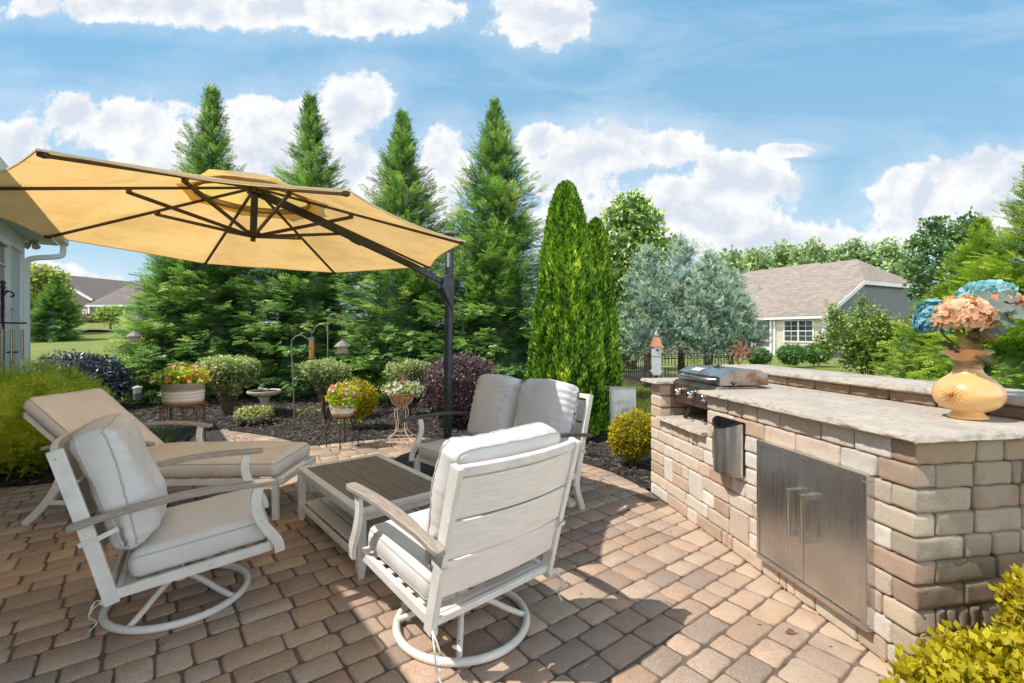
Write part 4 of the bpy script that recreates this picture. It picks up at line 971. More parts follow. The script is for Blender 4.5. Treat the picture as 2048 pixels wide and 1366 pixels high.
    m = MB(); m.poly([base+V(-.010+.006*cos(a), -.0352, .38+.006*sin(a)) for a in np.linspace(0, 2*pi, 10, endpoint=False)]); m.build('bolt', STEELH, t, world=True)
    m = MB(); o_ = base+V(-.02, .0, 0)
    m.lathe([(.50, .0), (.535, .02), (.53, .075), (.47, .115), (.30, .135), (.12, .145), (.075, .19), (.07, .26), (0, .265)], o_, 48, fn=lambda r, z, a: V(cos(a), sin(a), 0)*(r*.13*cos(4*a)**2*(-1 if False else 1)*(.6)))
    m.build('base', mat('umbrella_base', (.018, .022, .03), (.03, .034, .042), 12, .6), t, smooth=True, world=True, sharp=60)
umbrella()
# ================================================================== VASE AND SILK FLOWERS
def vase():
    c = Vector((2.13, 2.22, 1.002)); t = thing('ceramic_vase', 'round orange-yellow ceramic vase with embossed sunflower on the countertop', 'vase', tuple(c))
    VM, tt, b = new_mat('orange_glaze'); tc = tt.add('ShaderNodeTexCoord'); sp = tt.add('ShaderNodeSeparateXYZ'); tt.link(tc.outputs['Object'], sp.inputs[0])
    col = tt.mix(tt.ramp(sp.outputs[2], .0, .32), (.84, .52, .20), (.74, .36, .15)); col = tt.mix(tt.ramp(tt.noise(tc.outputs['Object'], 22, 5, .7), .58, .75, 0, .35), col, (.45, .24, .10))
    tt.put(b.inputs['Base Color'], col); b.inputs['Roughness'].default_value = .28; b.inputs['Coat Weight'].default_value = .3
    prof = [(r_*.94 if r_ > .06 else r_, z_) for r_, z_ in [(.045, 0), (.070, .003), (.078, .012), (.068, .022), (.056, .034), (.086, .046), (.118, .068), (.134, .098), (.136, .126), (.124, .156), (.098, .184), (.062, .215), (.046, .252), (.047, .27), (.060, .292), (.086, .312), (.100, .318), (.094, .316), (.05, .27), (.04, .2)]]
    P2_ = spline([V(r, 0, z) for r, z in prof], 4)
    m = MB(); m.lathe([(p.x, p.z) for p in P2_], n=56, fn=lambda r, z, a: V(cos(a), sin(a), 0)*(.006*sin(3*a+1)*(z > .29))+V(0, 0, .008*sin(2*a+.5) if z > .3 else 0)); m.build('body', VM, t, smooth=True)
    # embossed flower on the side that faces the camera-left
    m = MB(); az = atan2(-c.y, -c.x)-.42; zc = .118
    def surf(u, w, h): 
        z = zc+w
        rr = np.interp(z, [p[1] for p in prof[:14]], [p[0] for p in prof[:14]]); a = az+u/.135; return V((rr+h)*cos(a), (rr+h)*sin(a), z)
    for ring, (r0, r1, k) in enumerate([(.040, .072, 20), (.026, .056, 17), (.012, .038, 13), (.0, .02, 8)]):
        for i in range(k):
            a = 2*pi*(i+.5*ring)/k; da = pi/k*.9; h = .0030+.0014*ring
            b0 = m.addv([surf(cos(a-da)*r0, sin(a-da)*r0, .0), surf(cos(a)*r1, sin(a)*r1, h*.6), surf(cos(a+da)*r0, sin(a+da)*r0, .0), surf(cos(a)*r0*.9, sin(a)*r0*.9, h+.0018)])
            m.addf([(0, 1, 3), (1, 2, 3)], b0)
    m.build('embossed_flower', VM, t, fixn=False)
    m = MB()
    for k in range(5): m.tube([V((.0505+.001*sin(3*a))*cos(a), .0505*sin(a), .236+.009*k+.003*sin(a*2+k)) for a in np.linspace(0, 2*pi, 28, endpoint=False)], .003, 6, closed=True)
    m.build('neck_cord', mat('cord', (.55, .38, .22), (.40, .25, .13), 30, .8), t, smooth=True)
    q = thing('flower_bouquet', 'silk bouquet of peach and teal hydrangea heads with large dark leaves', 'bouquet', tuple(c+V(0, 0, .12)))
    O = c+V(0, 0, .12); stem = mat('silk_stem', (.12, .13, .03), (.2, .2, .05), 20, .6)
    heads = [('flower_head', P(1925, 632, 2.17), (.108, .10, .070), 'peach hydrangea flower head', (.80, .42, .25), (.95, .66, .46)), ('flower_head', P(1975, 585, 2.26), (.088, .08, .038), 'teal hydrangea flower head above the peach one', (.13, .42, .52), (.48, .72, .78)), ('flower_head', P(1868, 640, 2.24), (.055, .07, .075), 'blue hydrangea flower head on the left side', (.05, .26, .40), (.32, .60, .72)), ('flower_head', P(2005, 610, 2.18), (.07, .06, .045), 'small peach hydrangea head behind the leaves', (.78, .33, .15), (.92, .52, .32))]
    for nm, hc, r, lab, ca, cb in heads:
        n = int(2600*(r[0]*r[1]+r[0]*r[2])*10) if True else 0; n = max(70, min(n, 260)); d = rdir(n); d = d[(d[:, 2] > -.55)]; pos = d*np.array(r)*(1+.10*RNG.normal(size=(len(d), 1)))+np.array(hc)
        parts = []
        ax = rdir(len(d)); ax = ax-d*np.sum(ax*d, 1, keepdims=True); ax /= np.linalg.norm(ax, axis=1, keepdims=True); ay = np.cross(d, ax)
        for k in range(4):
            yd = ax*cos(k*pi/2)+ay*sin(k*pi/2)+d*(.15+.35*RNG.random((len(d), 1)))
            parts.append(([(0, 0, 0), (.42, .35, .10), (.40, .85, .0), (0, 1.05, -.08), (-.40, .85, .02), (-.42, .35, .10)], [(0, 1, 2, 3), (0, 3, 4, 5)], pos, yd, d+.28*RNG.normal(size=(len(d), 3)), .024+.008*RNG.random(len(d)), np.clip(.5+.3*RNG.normal(size=len(d)), 0, 1)))
        cv, cf = ellipsoid_core(hc, (r[0]*.78, r[1]*.78, r[2]*.75), .05)
        o = leaf_object('flower_head', parts, leaf_mat('petal', ca, cb, .3, .7), q, extra=(cv, cf, .1)); o.data.transform(Matrix.Translation(-O)); o['label'] = lab
        m = MB(); m.tube(spline([O, O+V(0, 0, .16), O.lerp(Vector(hc), .7)+V(0, 0, .03), Vector(hc)], 5), .004, 6); m.build('stem', stem, q, smooth=True, world=True)
    def bigleaf(p0, d, nrm, L, w, m_, curl=.15):
        d, s, u = basis(d, nrm); m = MB()
        def f(a, b):
            x = (2*a-1); wd = w*sin(pi*min(1, b*.93+.05))**.8*(1-b*.25); return p0+d*(L*b)+s*(x*wd)+u*(-.25*wd*abs(x)*-1-curl*L*b*b+.006*sin(b*22)*abs(x))
        m.grid(f, 6, 12); return m
    LG = mat('grey_green_leaf', (.12, .155, .13), (.19, .22, .18), 16, .6); LO = mat('olive_leaf', (.17, .17, .03), (.26, .12, .02), 9, .5); LB = mat('brown_green_leaf', (.10, .09, .045), (.16, .14, .08), 9, .6)
    for px, py, Y, dx, dy, dz, L, w, m_ in [(1960, 615, 2.10, .9, -.3, .05, .13, .042, LG), (1965, 622, 2.08, .8, -.2, -.35, .15, .05, LG), (1950, 610, 2.12, .7, .1, .6, .11, .038, LG), (2000, 600, 2.12, 1, .0, .35, .10, .04, LG), (2010, 625, 2.08, 1, -.3, -.1, .10, .05, LG), (1942, 672, 2.16, 1, .0, .10, .13, .05, LO), (1936, 700, 2.18, .9, .3, .35, .10, .04, LO),
                                            (1918, 705, 2.20, -1, -.1, .6, .115, .026, LB), (1928, 700, 2.16, -.25, .0, 1, .10, .035, LO), (1945, 705, 2.2, .2, .1, 1, .12, .04, LO), (1950, 716, 2.15, .8, -.1, -.1, .09, .03, LB), (1960, 660, 2.12, 1, -.1, .1, .12, .045, LG)]:
        m = bigleaf(P(px, py, Y), Vector((dx, dy, dz)), Vector((0, -.8, .6)), L, w, m_); m.build('leaf', m_, q, smooth=True, world=True)
vase()
# ================================================================== FOLIAGE MATERIALS
M_GIANT = leaf_mat('giant_arborvitae_foliage', (.008, .028, .010), (.135, .235, .060), .30, .5, third=(.40, .44, .17), gain=2.90)
M_EMER = leaf_mat('emerald_foliage', (.008, .030, .003), (.15, .28, .020), .18, .5, third=(.36, .46, .05), gain=2.64)
M_BLUE = leaf_mat('blue_cypress_foliage', (.035, .065, .055), (.20, .31, .215), .22, .6, third=(.36, .42, .35), gain=2.64)
M_DEC = leaf_mat('maple_foliage', (.020, .048, .010), (.13, .20, .045), .30, .45, third=(.34, .38, .13), gain=2.77)
M_FAR = leaf_mat('far_tree_foliage', (.045, .075, .030), (.18, .23, .095), .3, .6, gain=2.77)
M_YG = leaf_mat('yellow_green_foliage', (.018, .045, .006), (.17, .245, .035), .35, .5, third=(.42, .44, .07), gain=2.90)
M_OAK = leaf_mat('oak_foliage', (.018, .045, .015), (.085, .15, .045), .25, .5, gain=2.18)
M_BOX = leaf_mat('boxwood_foliage', (.010, .030, .006), (.06, .125, .022), .2, .45, gain=2.38)
M_LIME = leaf_mat('lime_shrub_foliage', (.06, .11, .006), (.24, .32, .018), .4, .5, third=(.42, .46, .04), gain=3.30)
M_GOLD = leaf_mat('gold_shrub_foliage', (.22, .20, .010), (.72, .60, .022), .4, .5, third=(.72, .62, .05))
M_PURP = leaf_mat('purple_shrub_foliage', (.016, .010, .012), (.110, .070, .075), .15, .35, third=(.24, .15, .15), gain=1.98)
M_DKP = leaf_mat('dark_purple_foliage', (.010, .012, .018), (.052, .058, .075), .1, .32, third=(.12, .13, .15), gain=2.18)
M_VAR = leaf_mat('variegated_foliage', (.06, .09, .025), (.32, .37, .14), .3, .5, third=(.60, .52, .36), gain=2.11)
M_MYR = leaf_mat('crepe_myrtle_foliage', (.05, .09, .02), (.25, .32, .08), .35, .5, gain=2.18)
M_LILY = leaf_mat('daylily_foliage', (.018, .05, .015), (.10, .17, .045), .3, .4, gain=2.18)
BARK = mat('bark', (.115, .080, .060), (.060, .042, .032), 14, .9, bump=.01, bscale=30)
TWIG = mat('twig', (.20, .14, .10), (.11, .075, .05), 25, .85)
RNGS = lambda s: np.random.default_rng(s)
def giant_tree(h, r, seed, top_sparse=.22):
    """feathery conical arborvitae; returns list of parts for leaf_object"""
    g = RNGS(seed); pos = []; yd = []; nr = []; sc = []; ti = []; tw = []
    NB = int(860*h/6.6)
    for k in range(NB):
        f = 1-(1-g.random())**.92; f = (k+g.random())/NB; f = f**.88
        az = g.random()*2*pi; prof = min(1., (1-f)**.80*1.08)*(1 if f > .09 else .50+f*5.5)
        if f > .62 and g.random() < .25: continue
        if nz(az*1.1+seed*3, f*h*.9, seed) > .30: continue
        if f > .5: prof *= g.uniform(.65, 1.18)
        lump = 1+.16*nz(cos(az)*1.6+seed, sin(az)*1.6, f*h*.55)+.14*g.normal()*.6
        L = max(.10, r*prof*lump)+.05; z0 = f*h*.985
        el = radians(12+50*f+7*g.normal()); d = np.array([cos(az)*cos(el), sin(az)*cos(el), sin(el)]); lat = np.array([-sin(az), cos(az), 0.]); up = np.cross(lat, d)*-1
        up = np.array([-cos(az)*sin(el), -sin(az)*sin(el), cos(el)]); m = int(8+L*14*(1 if f < .8 else .75)); cl = .5*g.normal()
        if z0+d[2]*L > h*1.01: z0 = h*1.01-d[2]*L
        if f > .72: tw.append((z0, d, L))
        for i in range(m):
            t = .30+.70*(i+g.random())/m if f < .8 else .1+.9*(i+g.random())/m
            off = (1.02-t)*L*(.33-.12*f)
            p = np.array([0, 0, z0-(.12*L)*(1-f)])+d*L*t+lat*g.normal()*off+up*(g.normal()*.05-.16*(1-f)*t*t*L*.6)
            s = 1 if g.random() < .5 else -1; y = d*1.0+lat*s*(.25+.9*g.random())*(1 if t < .93 else .25)+up*(-.28+.5*f+.15*g.normal())
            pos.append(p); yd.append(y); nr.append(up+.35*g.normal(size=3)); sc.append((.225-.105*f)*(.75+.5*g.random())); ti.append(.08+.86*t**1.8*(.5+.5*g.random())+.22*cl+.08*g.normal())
    pos = np.array(pos)
    cv = []; cf = []; nu, nv = 20, 22
    for j in range(nv+1):
        f = j/nv*.62
        for i in range(nu):
            a = 2*pi*i/nu; rr = r*min(1, (1-f)**.8)*.46*(1+.25*nz(cos(a)*2+seed, sin(a)*2, f*h))*(1-(j/nv)**6); cv.append((rr*cos(a), rr*sin(a), f*h+.1))
    for j in range(nv):
        for i in range(nu): cf.append((j*nu+i, j*nu+(i+1) % nu, (j+1)*nu+(i+1) % nu, (j+1)*nu+i))
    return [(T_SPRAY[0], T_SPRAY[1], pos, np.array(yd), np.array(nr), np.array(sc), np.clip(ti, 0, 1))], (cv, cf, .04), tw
def trunk_mesh(name, h, r0, r1, parent, m=None, wob=.03, seed=0, base=0., limbs=()):
    mb = MB(); n = 10; pts = [V(wob*nz(seed, i*.7), wob*nz(seed+5, i*.7), base+(h-base)*i/n) for i in range(n+1)]
    mb.tube(pts, r0, 10, rs=[r0+(r1-r0)*(i/n)**.8+(r0*.5 if i == 0 else 0) for i in range(n+1)])
    for a, b, ra, rb in limbs:
        q = spline([Vector(a), Vector(a).lerp(Vector(b), .5)+V(0, 0, -.06*(Vector(b)-Vector(a)).length), Vector(b)], 5); mb.tube(q, ra, 7, rs=[ra+(rb-ra)*i/(len(q)-1) for i in range(len(q))])
    return mb.build(name, m or BARK, parent, smooth=True)
# giant arborvitae screen
giants = [(424, 178, 10.6, 1.68, 1, 'green giant evergreen at the left end of the row, beside the neighbours lawn', 1.0), (622, 196, 10.9, 1.75, 2, 'slim open-topped evergreen directly behind the bird feeder hooks', 1.0), (806, 228, 10.5, 1.75, 3, 'dense evergreen between the two sparse ones, behind the purple shrub', 1.0), (990, 208, 10.0, 1.75, 4, 'evergreen with a crooked sparse tip beside the bright green column', 1.0)]
for px, py, Y, r, sd, lab, _ in giants:
    h = EYE+(HOR-py)/F*Y; x = (px-1024)/F*Y; t = thing('evergreen_tree', lab, 'tree', (x, Y, 0), 0, 'evergreen privacy screen behind the patio')
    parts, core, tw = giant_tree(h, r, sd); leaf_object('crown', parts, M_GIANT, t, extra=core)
    trunk_mesh('trunk', h*.97, .10, .012, t, seed=sd, limbs=[((0, 0, z0), tuple(np.array([0, 0, z0])+d*L*.8), .012, .004) for z0, d, L in tw[::3]])
# filler evergreen at the far left low (broad skirt) : part of the same row, standing a little behind
x = (350-1024)/F*10.2; t = thing('evergreen_tree', 'shorter broad evergreen hanging over the lawn at the left end behind the planter', 'tree', (x, 10.2, 0), 0, 'evergreen privacy screen behind the patio')
parts, core, tw = giant_tree(3.7, 1.1, 9); leaf_object('crown', parts, M_GIANT, t, extra=core); trunk_mesh('trunk', 3.4, .08, .015, t, seed=9)
# bright green columnar arborvitae
def column_tree(x, y, h, r, seed, lab, n=30000):
    g = RNGS(seed); t = thing('arborvitae_column', lab, 'tree', (x, y, 0), 0, 'bright green columnar arborvitae')
    f = g.random(n)**.9; az = g.random(n)*2*pi
    def prof(f): return r*np.minimum(1, (1-f)**.46*1.12)*np.minimum(1, .86+f*1.2)
    lump = np.array([1+.12*nz(cos(a)*2.2+seed, sin(a)*2.2, q*h*1.1)+.17*nz(cos(a)*5+seed, sin(a)*5, q*h*5) for a, q in zip(az, f)])
    rr = prof(f)*lump*(1-.10*g.random(n)); pos = np.stack([rr*np.cos(az), rr*np.sin(az), f*h*.97+.04], 1)
    yd = np.stack([np.cos(az)*.42, np.sin(az)*.42, np.ones(n)*.95], 1)+.28*g.normal(size=(n, 3)); nr = np.stack([np.cos(az), np.sin(az), np.zeros(n)], 1)+.8*g.normal(size=(n, 3))
    tint = np.clip(.40+(lump-1)*2.6+.24*g.normal(size=n), 0, 1)
    cv = []; cf = []; nu, nv = 24, 26
    for j in range(nv+1):
        q = j/nv
        for i in range(nu): a = 2*pi*i/nu; ra = float(prof(np.array(q*.99)))*.90*(1+.12*nz(cos(a)*2.2+seed, sin(a)*2.2, q*h*1.1)); cv.append((ra*cos(a), ra*sin(a), q*h*.94+.03))
    for j in range(nv):
        for i in range(nu): cf.append((j*nu+i, j*nu+(i+1) % nu, (j+1)*nu+(i+1) % nu, (j+1)*nu+i))
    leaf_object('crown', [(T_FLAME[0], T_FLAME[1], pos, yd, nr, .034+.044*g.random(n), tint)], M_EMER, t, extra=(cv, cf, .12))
    trunk_mesh('trunk', h*.5, .05, .03, t, seed=seed)
column_tree((1132-1024)/F*6.5, 6.5, 3.50, .50, 21, 'tallest bright green column-shaped arborvitae beside the loveseat')
column_tree((1192-1024)/F*6.95, 6.95, 3.10, .36, 22, 'slimmer bright green arborvitae tucked behind the tallest column', 14000)
# generic shrub / tree crown from clumps
def clump_crown(name, m, parent, blobs, dens, tmpl, size, seed, coretint=.18, up=.2, core=.8, out=.6, tvar=.22, lowdark=.35, shell=.25, jit=.12):
    g = RNGS(seed); parts = []; cores = []; zmin = min(b[0][2]-b[1][2] for b in blobs); zmax = max(b[0][2]+b[1][2] for b in blobs)
    for bi, (c, r) in enumerate(blobs):
        area = 4*pi*((r[0]*r[1])**1.6/3+(r[0]*r[2])**1.6/3+(r[1]*r[2])**1.6/3)**(1/1.6); n = max(20, int(dens*area)); d = g.normal(size=(n, 3)); d /= np.linalg.norm(d, axis=1, keepdims=True)
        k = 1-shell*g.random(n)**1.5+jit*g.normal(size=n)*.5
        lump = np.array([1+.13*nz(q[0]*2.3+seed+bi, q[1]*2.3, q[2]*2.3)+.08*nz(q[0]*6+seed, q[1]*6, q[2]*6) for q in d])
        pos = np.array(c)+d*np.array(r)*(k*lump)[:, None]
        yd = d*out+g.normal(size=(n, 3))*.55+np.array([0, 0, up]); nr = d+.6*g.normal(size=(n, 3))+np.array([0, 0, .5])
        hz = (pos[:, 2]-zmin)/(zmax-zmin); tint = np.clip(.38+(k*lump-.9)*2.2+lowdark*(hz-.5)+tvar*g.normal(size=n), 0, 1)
        keep = pos[:, 2] > .01
        parts.append((tmpl[0], tmpl[1], pos[keep], yd[keep], nr[keep], (size*(.45+1.0*g.random(n)))[keep], tint[keep]))
        if core: cores.append(ellipsoid_core(c, (r[0]*core, r[1]*core, r[2]*core), .2, seed+bi, 14, 9))
    ex = None
    if cores:
        cv, cf = join_cores(cores); cv = [(x, y, max(z, .012)) for x, y, z in cv]; ex = (cv, cf, coretint)
    return leaf_object(name, parts, m, parent, extra=ex)
def stems(parent, n, h, spread, seed, r=.007, m=None):
    mb = MB(); g = random.Random(seed)
    for _ in range(n):
        a = g.random()*2*pi; b = a+g.uniform(-.5, .5); s = spread*g.uniform(.3, 1.25)
        mb.tube(spline([V(.05*cos(a), .05*sin(a), 0), V(s*.45*cos(a), s*.45*sin(a), h*.4), V(s*cos(b), s*sin(b), h*g.uniform(.8, 1))], 4), r, 5)
    return mb.build('stems', m or TWIG, parent, smooth=True)
def shrub(name, label, px, Y, rx, h, m, seed, dens=900, size=.035, tmpl=T_LEAF, base=.1, group=None, cat='shrub', ry=None, core=.82, nblob=6, stem=8, X=None, rz=0, **k):
    x = X if X is not None else (px-1024)/F*Y; t = thing(name, label, cat, (x, Y, 0), rz, group); g = random.Random(seed); ry = ry or rx*.85
    rzv = (h-base)/2; blobs = [((0, 0, base+rzv), (rx*.93, ry*.93, rzv*.97))] if not (stem >= 25 and m is M_VAR) else [((0, 0, base+rzv*1.25), (rx*.72, ry*.7, rzv*.62)), ((0, 0, base+rzv*.7), (rx*.48, ry*.48, rzv*.6))]
    for i in range(nblob):
        if stem >= 25 and m is M_VAR:
            a = 2.4*i; q = g.uniform(.35, .78); blobs.append(((rx*q*cos(a), ry*q*sin(a), base+rzv*g.uniform(1.15, 1.62)), (rx*g.uniform(.26, .42), ry*.36, rzv*g.uniform(.28, .42)))); continue
        a = 2*pi*i/nblob+g.random(); q = .5; blobs.append(((rx*q*cos(a), ry*q*sin(a), base+rzv*g.uniform(.8, 1.25)), (rx*.5, ry*.5, rzv*g.uniform(.55, .75))))
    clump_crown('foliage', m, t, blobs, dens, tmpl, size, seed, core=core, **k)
    if stem: stems(t, stem, h*.7, rx*.6, seed)
    return t
shrub('lime_shrub', 'large lime green feathery shrub by the white house wall', 0, 4.9, .88, 1.10, M_LIME, 41, dens=1700, size=.050, tmpl=T_SPRAY3, base=.0, ry=.60, X=-4.92, rz=radians(127), nblob=9, core=.88, stem=0, tvar=.2, coretint=.6)
shrub('dark_shrub', 'low dark purple-black shrub behind the lime green one', 150, 8.6, .86, 1.06, M_DKP, 42, dens=800, size=.06, base=.05, ry=.7, up=.0)
shrub('variegated_shrub', 'flat-topped pale variegated shrub right of the orange planter', 456, 8.2, .50, 1.04, M_VAR, 43, dens=1300, size=.042, base=.26, core=.72, stem=40, nblob=13, group='variegated shrubs along the bed')
shrub('variegated_shrub', 'pale variegated shrub with bare stems under the hanging lantern feeder', 655, 7.75, .42, 1.0, M_VAR, 44, dens=1500, size=.036, base=.42, core=.66, stem=40, nblob=13, group='variegated shrubs along the bed')
shrub('variegated_shrub', 'half hidden variegated shrub behind the wire urn stand', 815, 8.1, .36, .98, M_VAR, 45, dens=1300, size=.036, base=.25, core=.7, stem=25, nblob=11, group='variegated shrubs along the bed')
shrub('purple_shrub', 'rounded purple loropetalum shrub behind the umbrella pole', 923, 7.25, .66, 1.10, M_PURP, 46, dens=2200, size=.034, base=.06, ry=.55, core=.88, stem=14, group='purple leaved shrubs', nblob=8)
shrub('gold_shrub', 'small golden shrub behind the white flower pot', 712, 6.95, .30, .74, M_GOLD, 47, dens=2200, size=.032, base=.12, core=.7, group='golden yellow shrubs')
shrub('gold_shrub', 'golden yellow shrub against the far end of the stone kitchen', 1268, 5.02, .27, .60, M_GOLD, 48, dens=3200, size=.027, base=.06, core=.8, group='golden yellow shrubs', nblob=7, stem=30)
shrub('gold_shrub', 'bright yellow-green shrub in the bottom right corner of the photo', 0, 1.30, .44, .50, M_GOLD, 49, dens=4200, size=.029, base=.06, core=.72, group='golden yellow shrubs', X=1.56, ry=.34, nblob=8, stem=30, up=.5, out=.5, rz=radians(-10))
shrub('gold_shrub', 'yellow shrub touching the near end wall of the stone kitchen', 0, 1.70, .22, .60, M_GOLD, 50, dens=4200, size=.024, base=.06, core=.66, group='golden yellow shrubs', X=2.02, nblob=6, stem=30, up=.6)
# right side garden
def tree(name, label, px, Y, blobs, m, dens, size, seed, tmpl=T_LEAF, trunk=(.1, .05, 1.5), z0=0., group=None, limbs=True, **k):
    x = (px-1024)/F*Y; t = thing(name, label, 'tree', (x, Y, z0), 0, group); clump_crown('crown', m, t, blobs, dens, tmpl, size, seed, **k)
    g = random.Random(seed); lb = []
    if limbs:
        for c, r in blobs[:14]: lb.append(((0, 0, trunk[2]*g.uniform(.45, .95)), (c[0]*.8, c[1]*.8, c[2]), trunk[1]*.6, trunk[1]*.15))
    trunk_mesh('trunk', trunk[2], trunk[0], trunk[1], t, seed=seed, limbs=lb); return t
def dome(n, rx, ry, z0, z1, seed, br=(.3, .5), top=.5):
    g = random.Random(seed); out = []
    for i in range(n):
        f = (i+.5)/n; z = z0+(z1-z0)*f; rr = sqrt(max(.05, 1-((f-.38)/.66)**2)); a = i*2.4+g.random()*.6; q = g.uniform(.45, .82); b = g.uniform(*br)
        out.append(((rx*rr*q*cos(a), ry*rr*q*sin(a), z), (rx*b, rx*b, rx*b*g.uniform(.7, 1))))
    return out
tree('maple_tree', 'rounded light green maple rising between the green column and the blue cypress', 1262, 19, dome(30, 1.75, 1.7, 1.6, 6.6, 60, (.26, .40)), M_DEC, 75, .17, 60, trunk=(.14, .08, 4.5), core=.62, jit=.3)
# blue-green cypresses behind an iron fence
def cypress(px, Y, w, h, seed, lab, zb=1.0):
    g = random.Random(seed); bl = []
    for i in range(26):
        f = (i+.5)/26; z = zb+(h-zb)*f; rr = w*(min(1, (1-f)**.62*1.25))*(.75 if f < .08 else 1); a = i*2.4+g.random(); q = g.uniform(.35, .75); b = (.34-.16*f)*w*g.uniform(.8, 1.2)
        bl.append(((rr*q*cos(a), rr*q*sin(a), z), (b, b, b*.9)))
    bl.append(((0, 0, h-.12), (.10*w, .10*w, .34)))
    return tree('blue_cypress', lab, px, Y, bl, M_BLUE, 330, .115, seed, tmpl=T_SPRAY3, trunk=(.085, .05, h*.7), group='blue-green cypress trees behind the kitchen', up=.6, out=.9, core=.48, jit=.62, lowdark=.6)
cypress(1296, 12.4, .92, 3.55, 61, 'leftmost blue-green cypress beside the bright green column', .95)
cypress(1362, 13.0, .98, 3.95, 62, 'tallest blue-green cypress, its trunk behind the grill', 1.05)
cypress(1420, 12.2, 1.02, 3.40, 63, 'blue-green cypress nearest the pinwheel and screened porch', 1.0)
cypress(1462, 13.6, .95, 3.05, 64, 'lowest blue-green cypress leaning toward the right neighbour house', 1.1)
# boxwoods by the neighbour house
for px, Y, r, sd, lab in [(1519, 20, .50, 71, 'round boxwood under the screened porch, right of the pinwheel'), (1583, 20, .58, 72, 'middle round boxwood of the three by the neighbour house'), (1632, 20.6, .60, 73, 'round boxwood next to the crepe myrtle')]:
    shrub('boxwood', lab, px, Y, r, r*1.65, M_BOX, sd, dens=260, size=.085, base=.05, stem=0, group='clipped boxwoods by the neighbour house', core=.9)
# crepe myrtle
def myrtle():
    Y = 12.5; t = thing('crepe_myrtle', 'loose upright crepe myrtle with faded pink blossom', 'tree', ((1735-1024)/F*Y, Y, 0)); g = random.Random(80); bl = []; mb = MB(); tips = []
    for i in range(26):
        a = i*2.4; s = g.uniform(.25, 1.15); top = g.uniform(1.3, 2.5)*(1.05-.25*s); p = V(s*cos(a), s*sin(a)*.8, top)
        mb.tube(spline([V(.04*cos(a), .04*sin(a), 0), V(p.x*.35, p.y*.35, top*.5), p], 5), .010, 5); tips.append(p)
        for f in (.45, .65, .85): q = V(p.x*.35, p.y*.35, top*.5).lerp(p, f) if f > .5 else V(p.x*.4, p.y*.4, top*.5); bl.append((tuple(q), (.25, .25, .22)))
        bl.append((tuple(p), (.13, .13, .22)))
    mb.build('stems', TWIG, t, smooth=True)
    clump_crown('foliage', M_MYR, t, bl, 170, T_LEAF, .075, 80, core=0, jit=.5, shell=.7, up=.4)
    clump_crown('blossom', leaf_mat('faded_blossom', (.45, .33, .22), (.68, .52, .42), .3, .8), t, [(tuple(p+V(0, 0, .12)), (.07, .07, .10)) for p in tips[::3]], 500, T_LEAF, .05, 81, core=0, jit=.4, shell=.6)
myrtle()
# big yellow-green trees at the right edge
def leyland(px, Y, h, r, seed, lab, mt=None):
    x = (px-1024)/F*Y; t = thing('leyland_tree', lab, 'tree', (x, Y, 0), 0, 'yellow-green evergreens along the right side'); parts, core, tw = giant_tree(h, r, seed); leaf_object('crown', parts, mt or M_YG, t, extra=core)
    trunk_mesh('trunk', h*.95, .09, .012, t, seed=seed)
leyland(2085, 8.6, 4.75, 1.55, 91, 'tallest yellow-green evergreen at the right edge behind the flowers')
leyland(1962, 10.8, 3.95, 1.45, 92, 'mid height yellow-green evergreen left of the tallest, behind the vase')
leyland(1888, 10.2, 2.35, 1.15, 93, 'low spreading yellow-green evergreen beside the crepe myrtle')
leyland(2010, 7.6, 1.9, 1.1, 94, 'lowest yellow-green evergreen just behind the raised bar and vase')
tree('oak_tree', 'dark open oak standing behind the yellow-green evergreens', 1905, 21, dome(24, 1.9, 1.7, 2.2, 6.2, 95, (.22, .34))+[((-1.5, 0, 5.4), (.45, .4, .3)), ((-.9, 0, 6.2), (.4, .4, .3)), ((-1.7, 0, 4.3), (.4, .4, .35))], M_OAK, 60, .17, 95, trunk=(.16, .08, 4.6), core=.5, jit=.35)
# distant wood
far = [(1452, 505, 44, 2.6, 'dark tree standing apart behind the cypress tops'), (1490, 512, 52, 2.8, 'far tree left of the neighbour roof'), (1545, 490, 50, 3.0, 'far tree above the left end of the long roof'), (1612, 488, 52, 3.3, 'broad far tree above the middle of the long roof'), (1700, 478, 56, 2.3, 'narrow tall far tree right over the roof ridge'), (1768, 486, 54, 3.4, 'broad far tree right of the roof ridge'), (1810, 520, 50, 2.6, 'low far tree above the clipped gable'), (1655, 516, 58, 2.8, 'small far tree peeping just over the ridge')]
for i, (px, py, Y, w, lab) in enumerate(far):
    h = EYE+(HOR-py)/F*Y; tree('far_tree', lab, px, Y, dome(16, w, w*.8, h*.35, h*.95, 100+i, (.28, .42)), M_FAR, 9, .42, 100+i, trunk=(.25, .12, h*.6), group='distant trees behind the neighbour roof', core=.65, jit=.3)
for i, (px, py, Y, w, lab) in enumerate([(152, 560, 74, 3.4, 'distant tree above the brown gabled house'), (203, 578, 78, 3.0, 'distant tree between the two far left roofs')]):
    h = EYE+(HOR-py)/F*Y-2.7; tree('far_tree', lab, px, Y, dome(14, w, w*.8, h*.35, h*.92, 120+i, (.3, .42)), M_FAR, 5, .6, 120+i, trunk=(.25, .12, h*.6), z0=2.7, group='distant trees beyond the left lawn', core=.7, jit=.3)
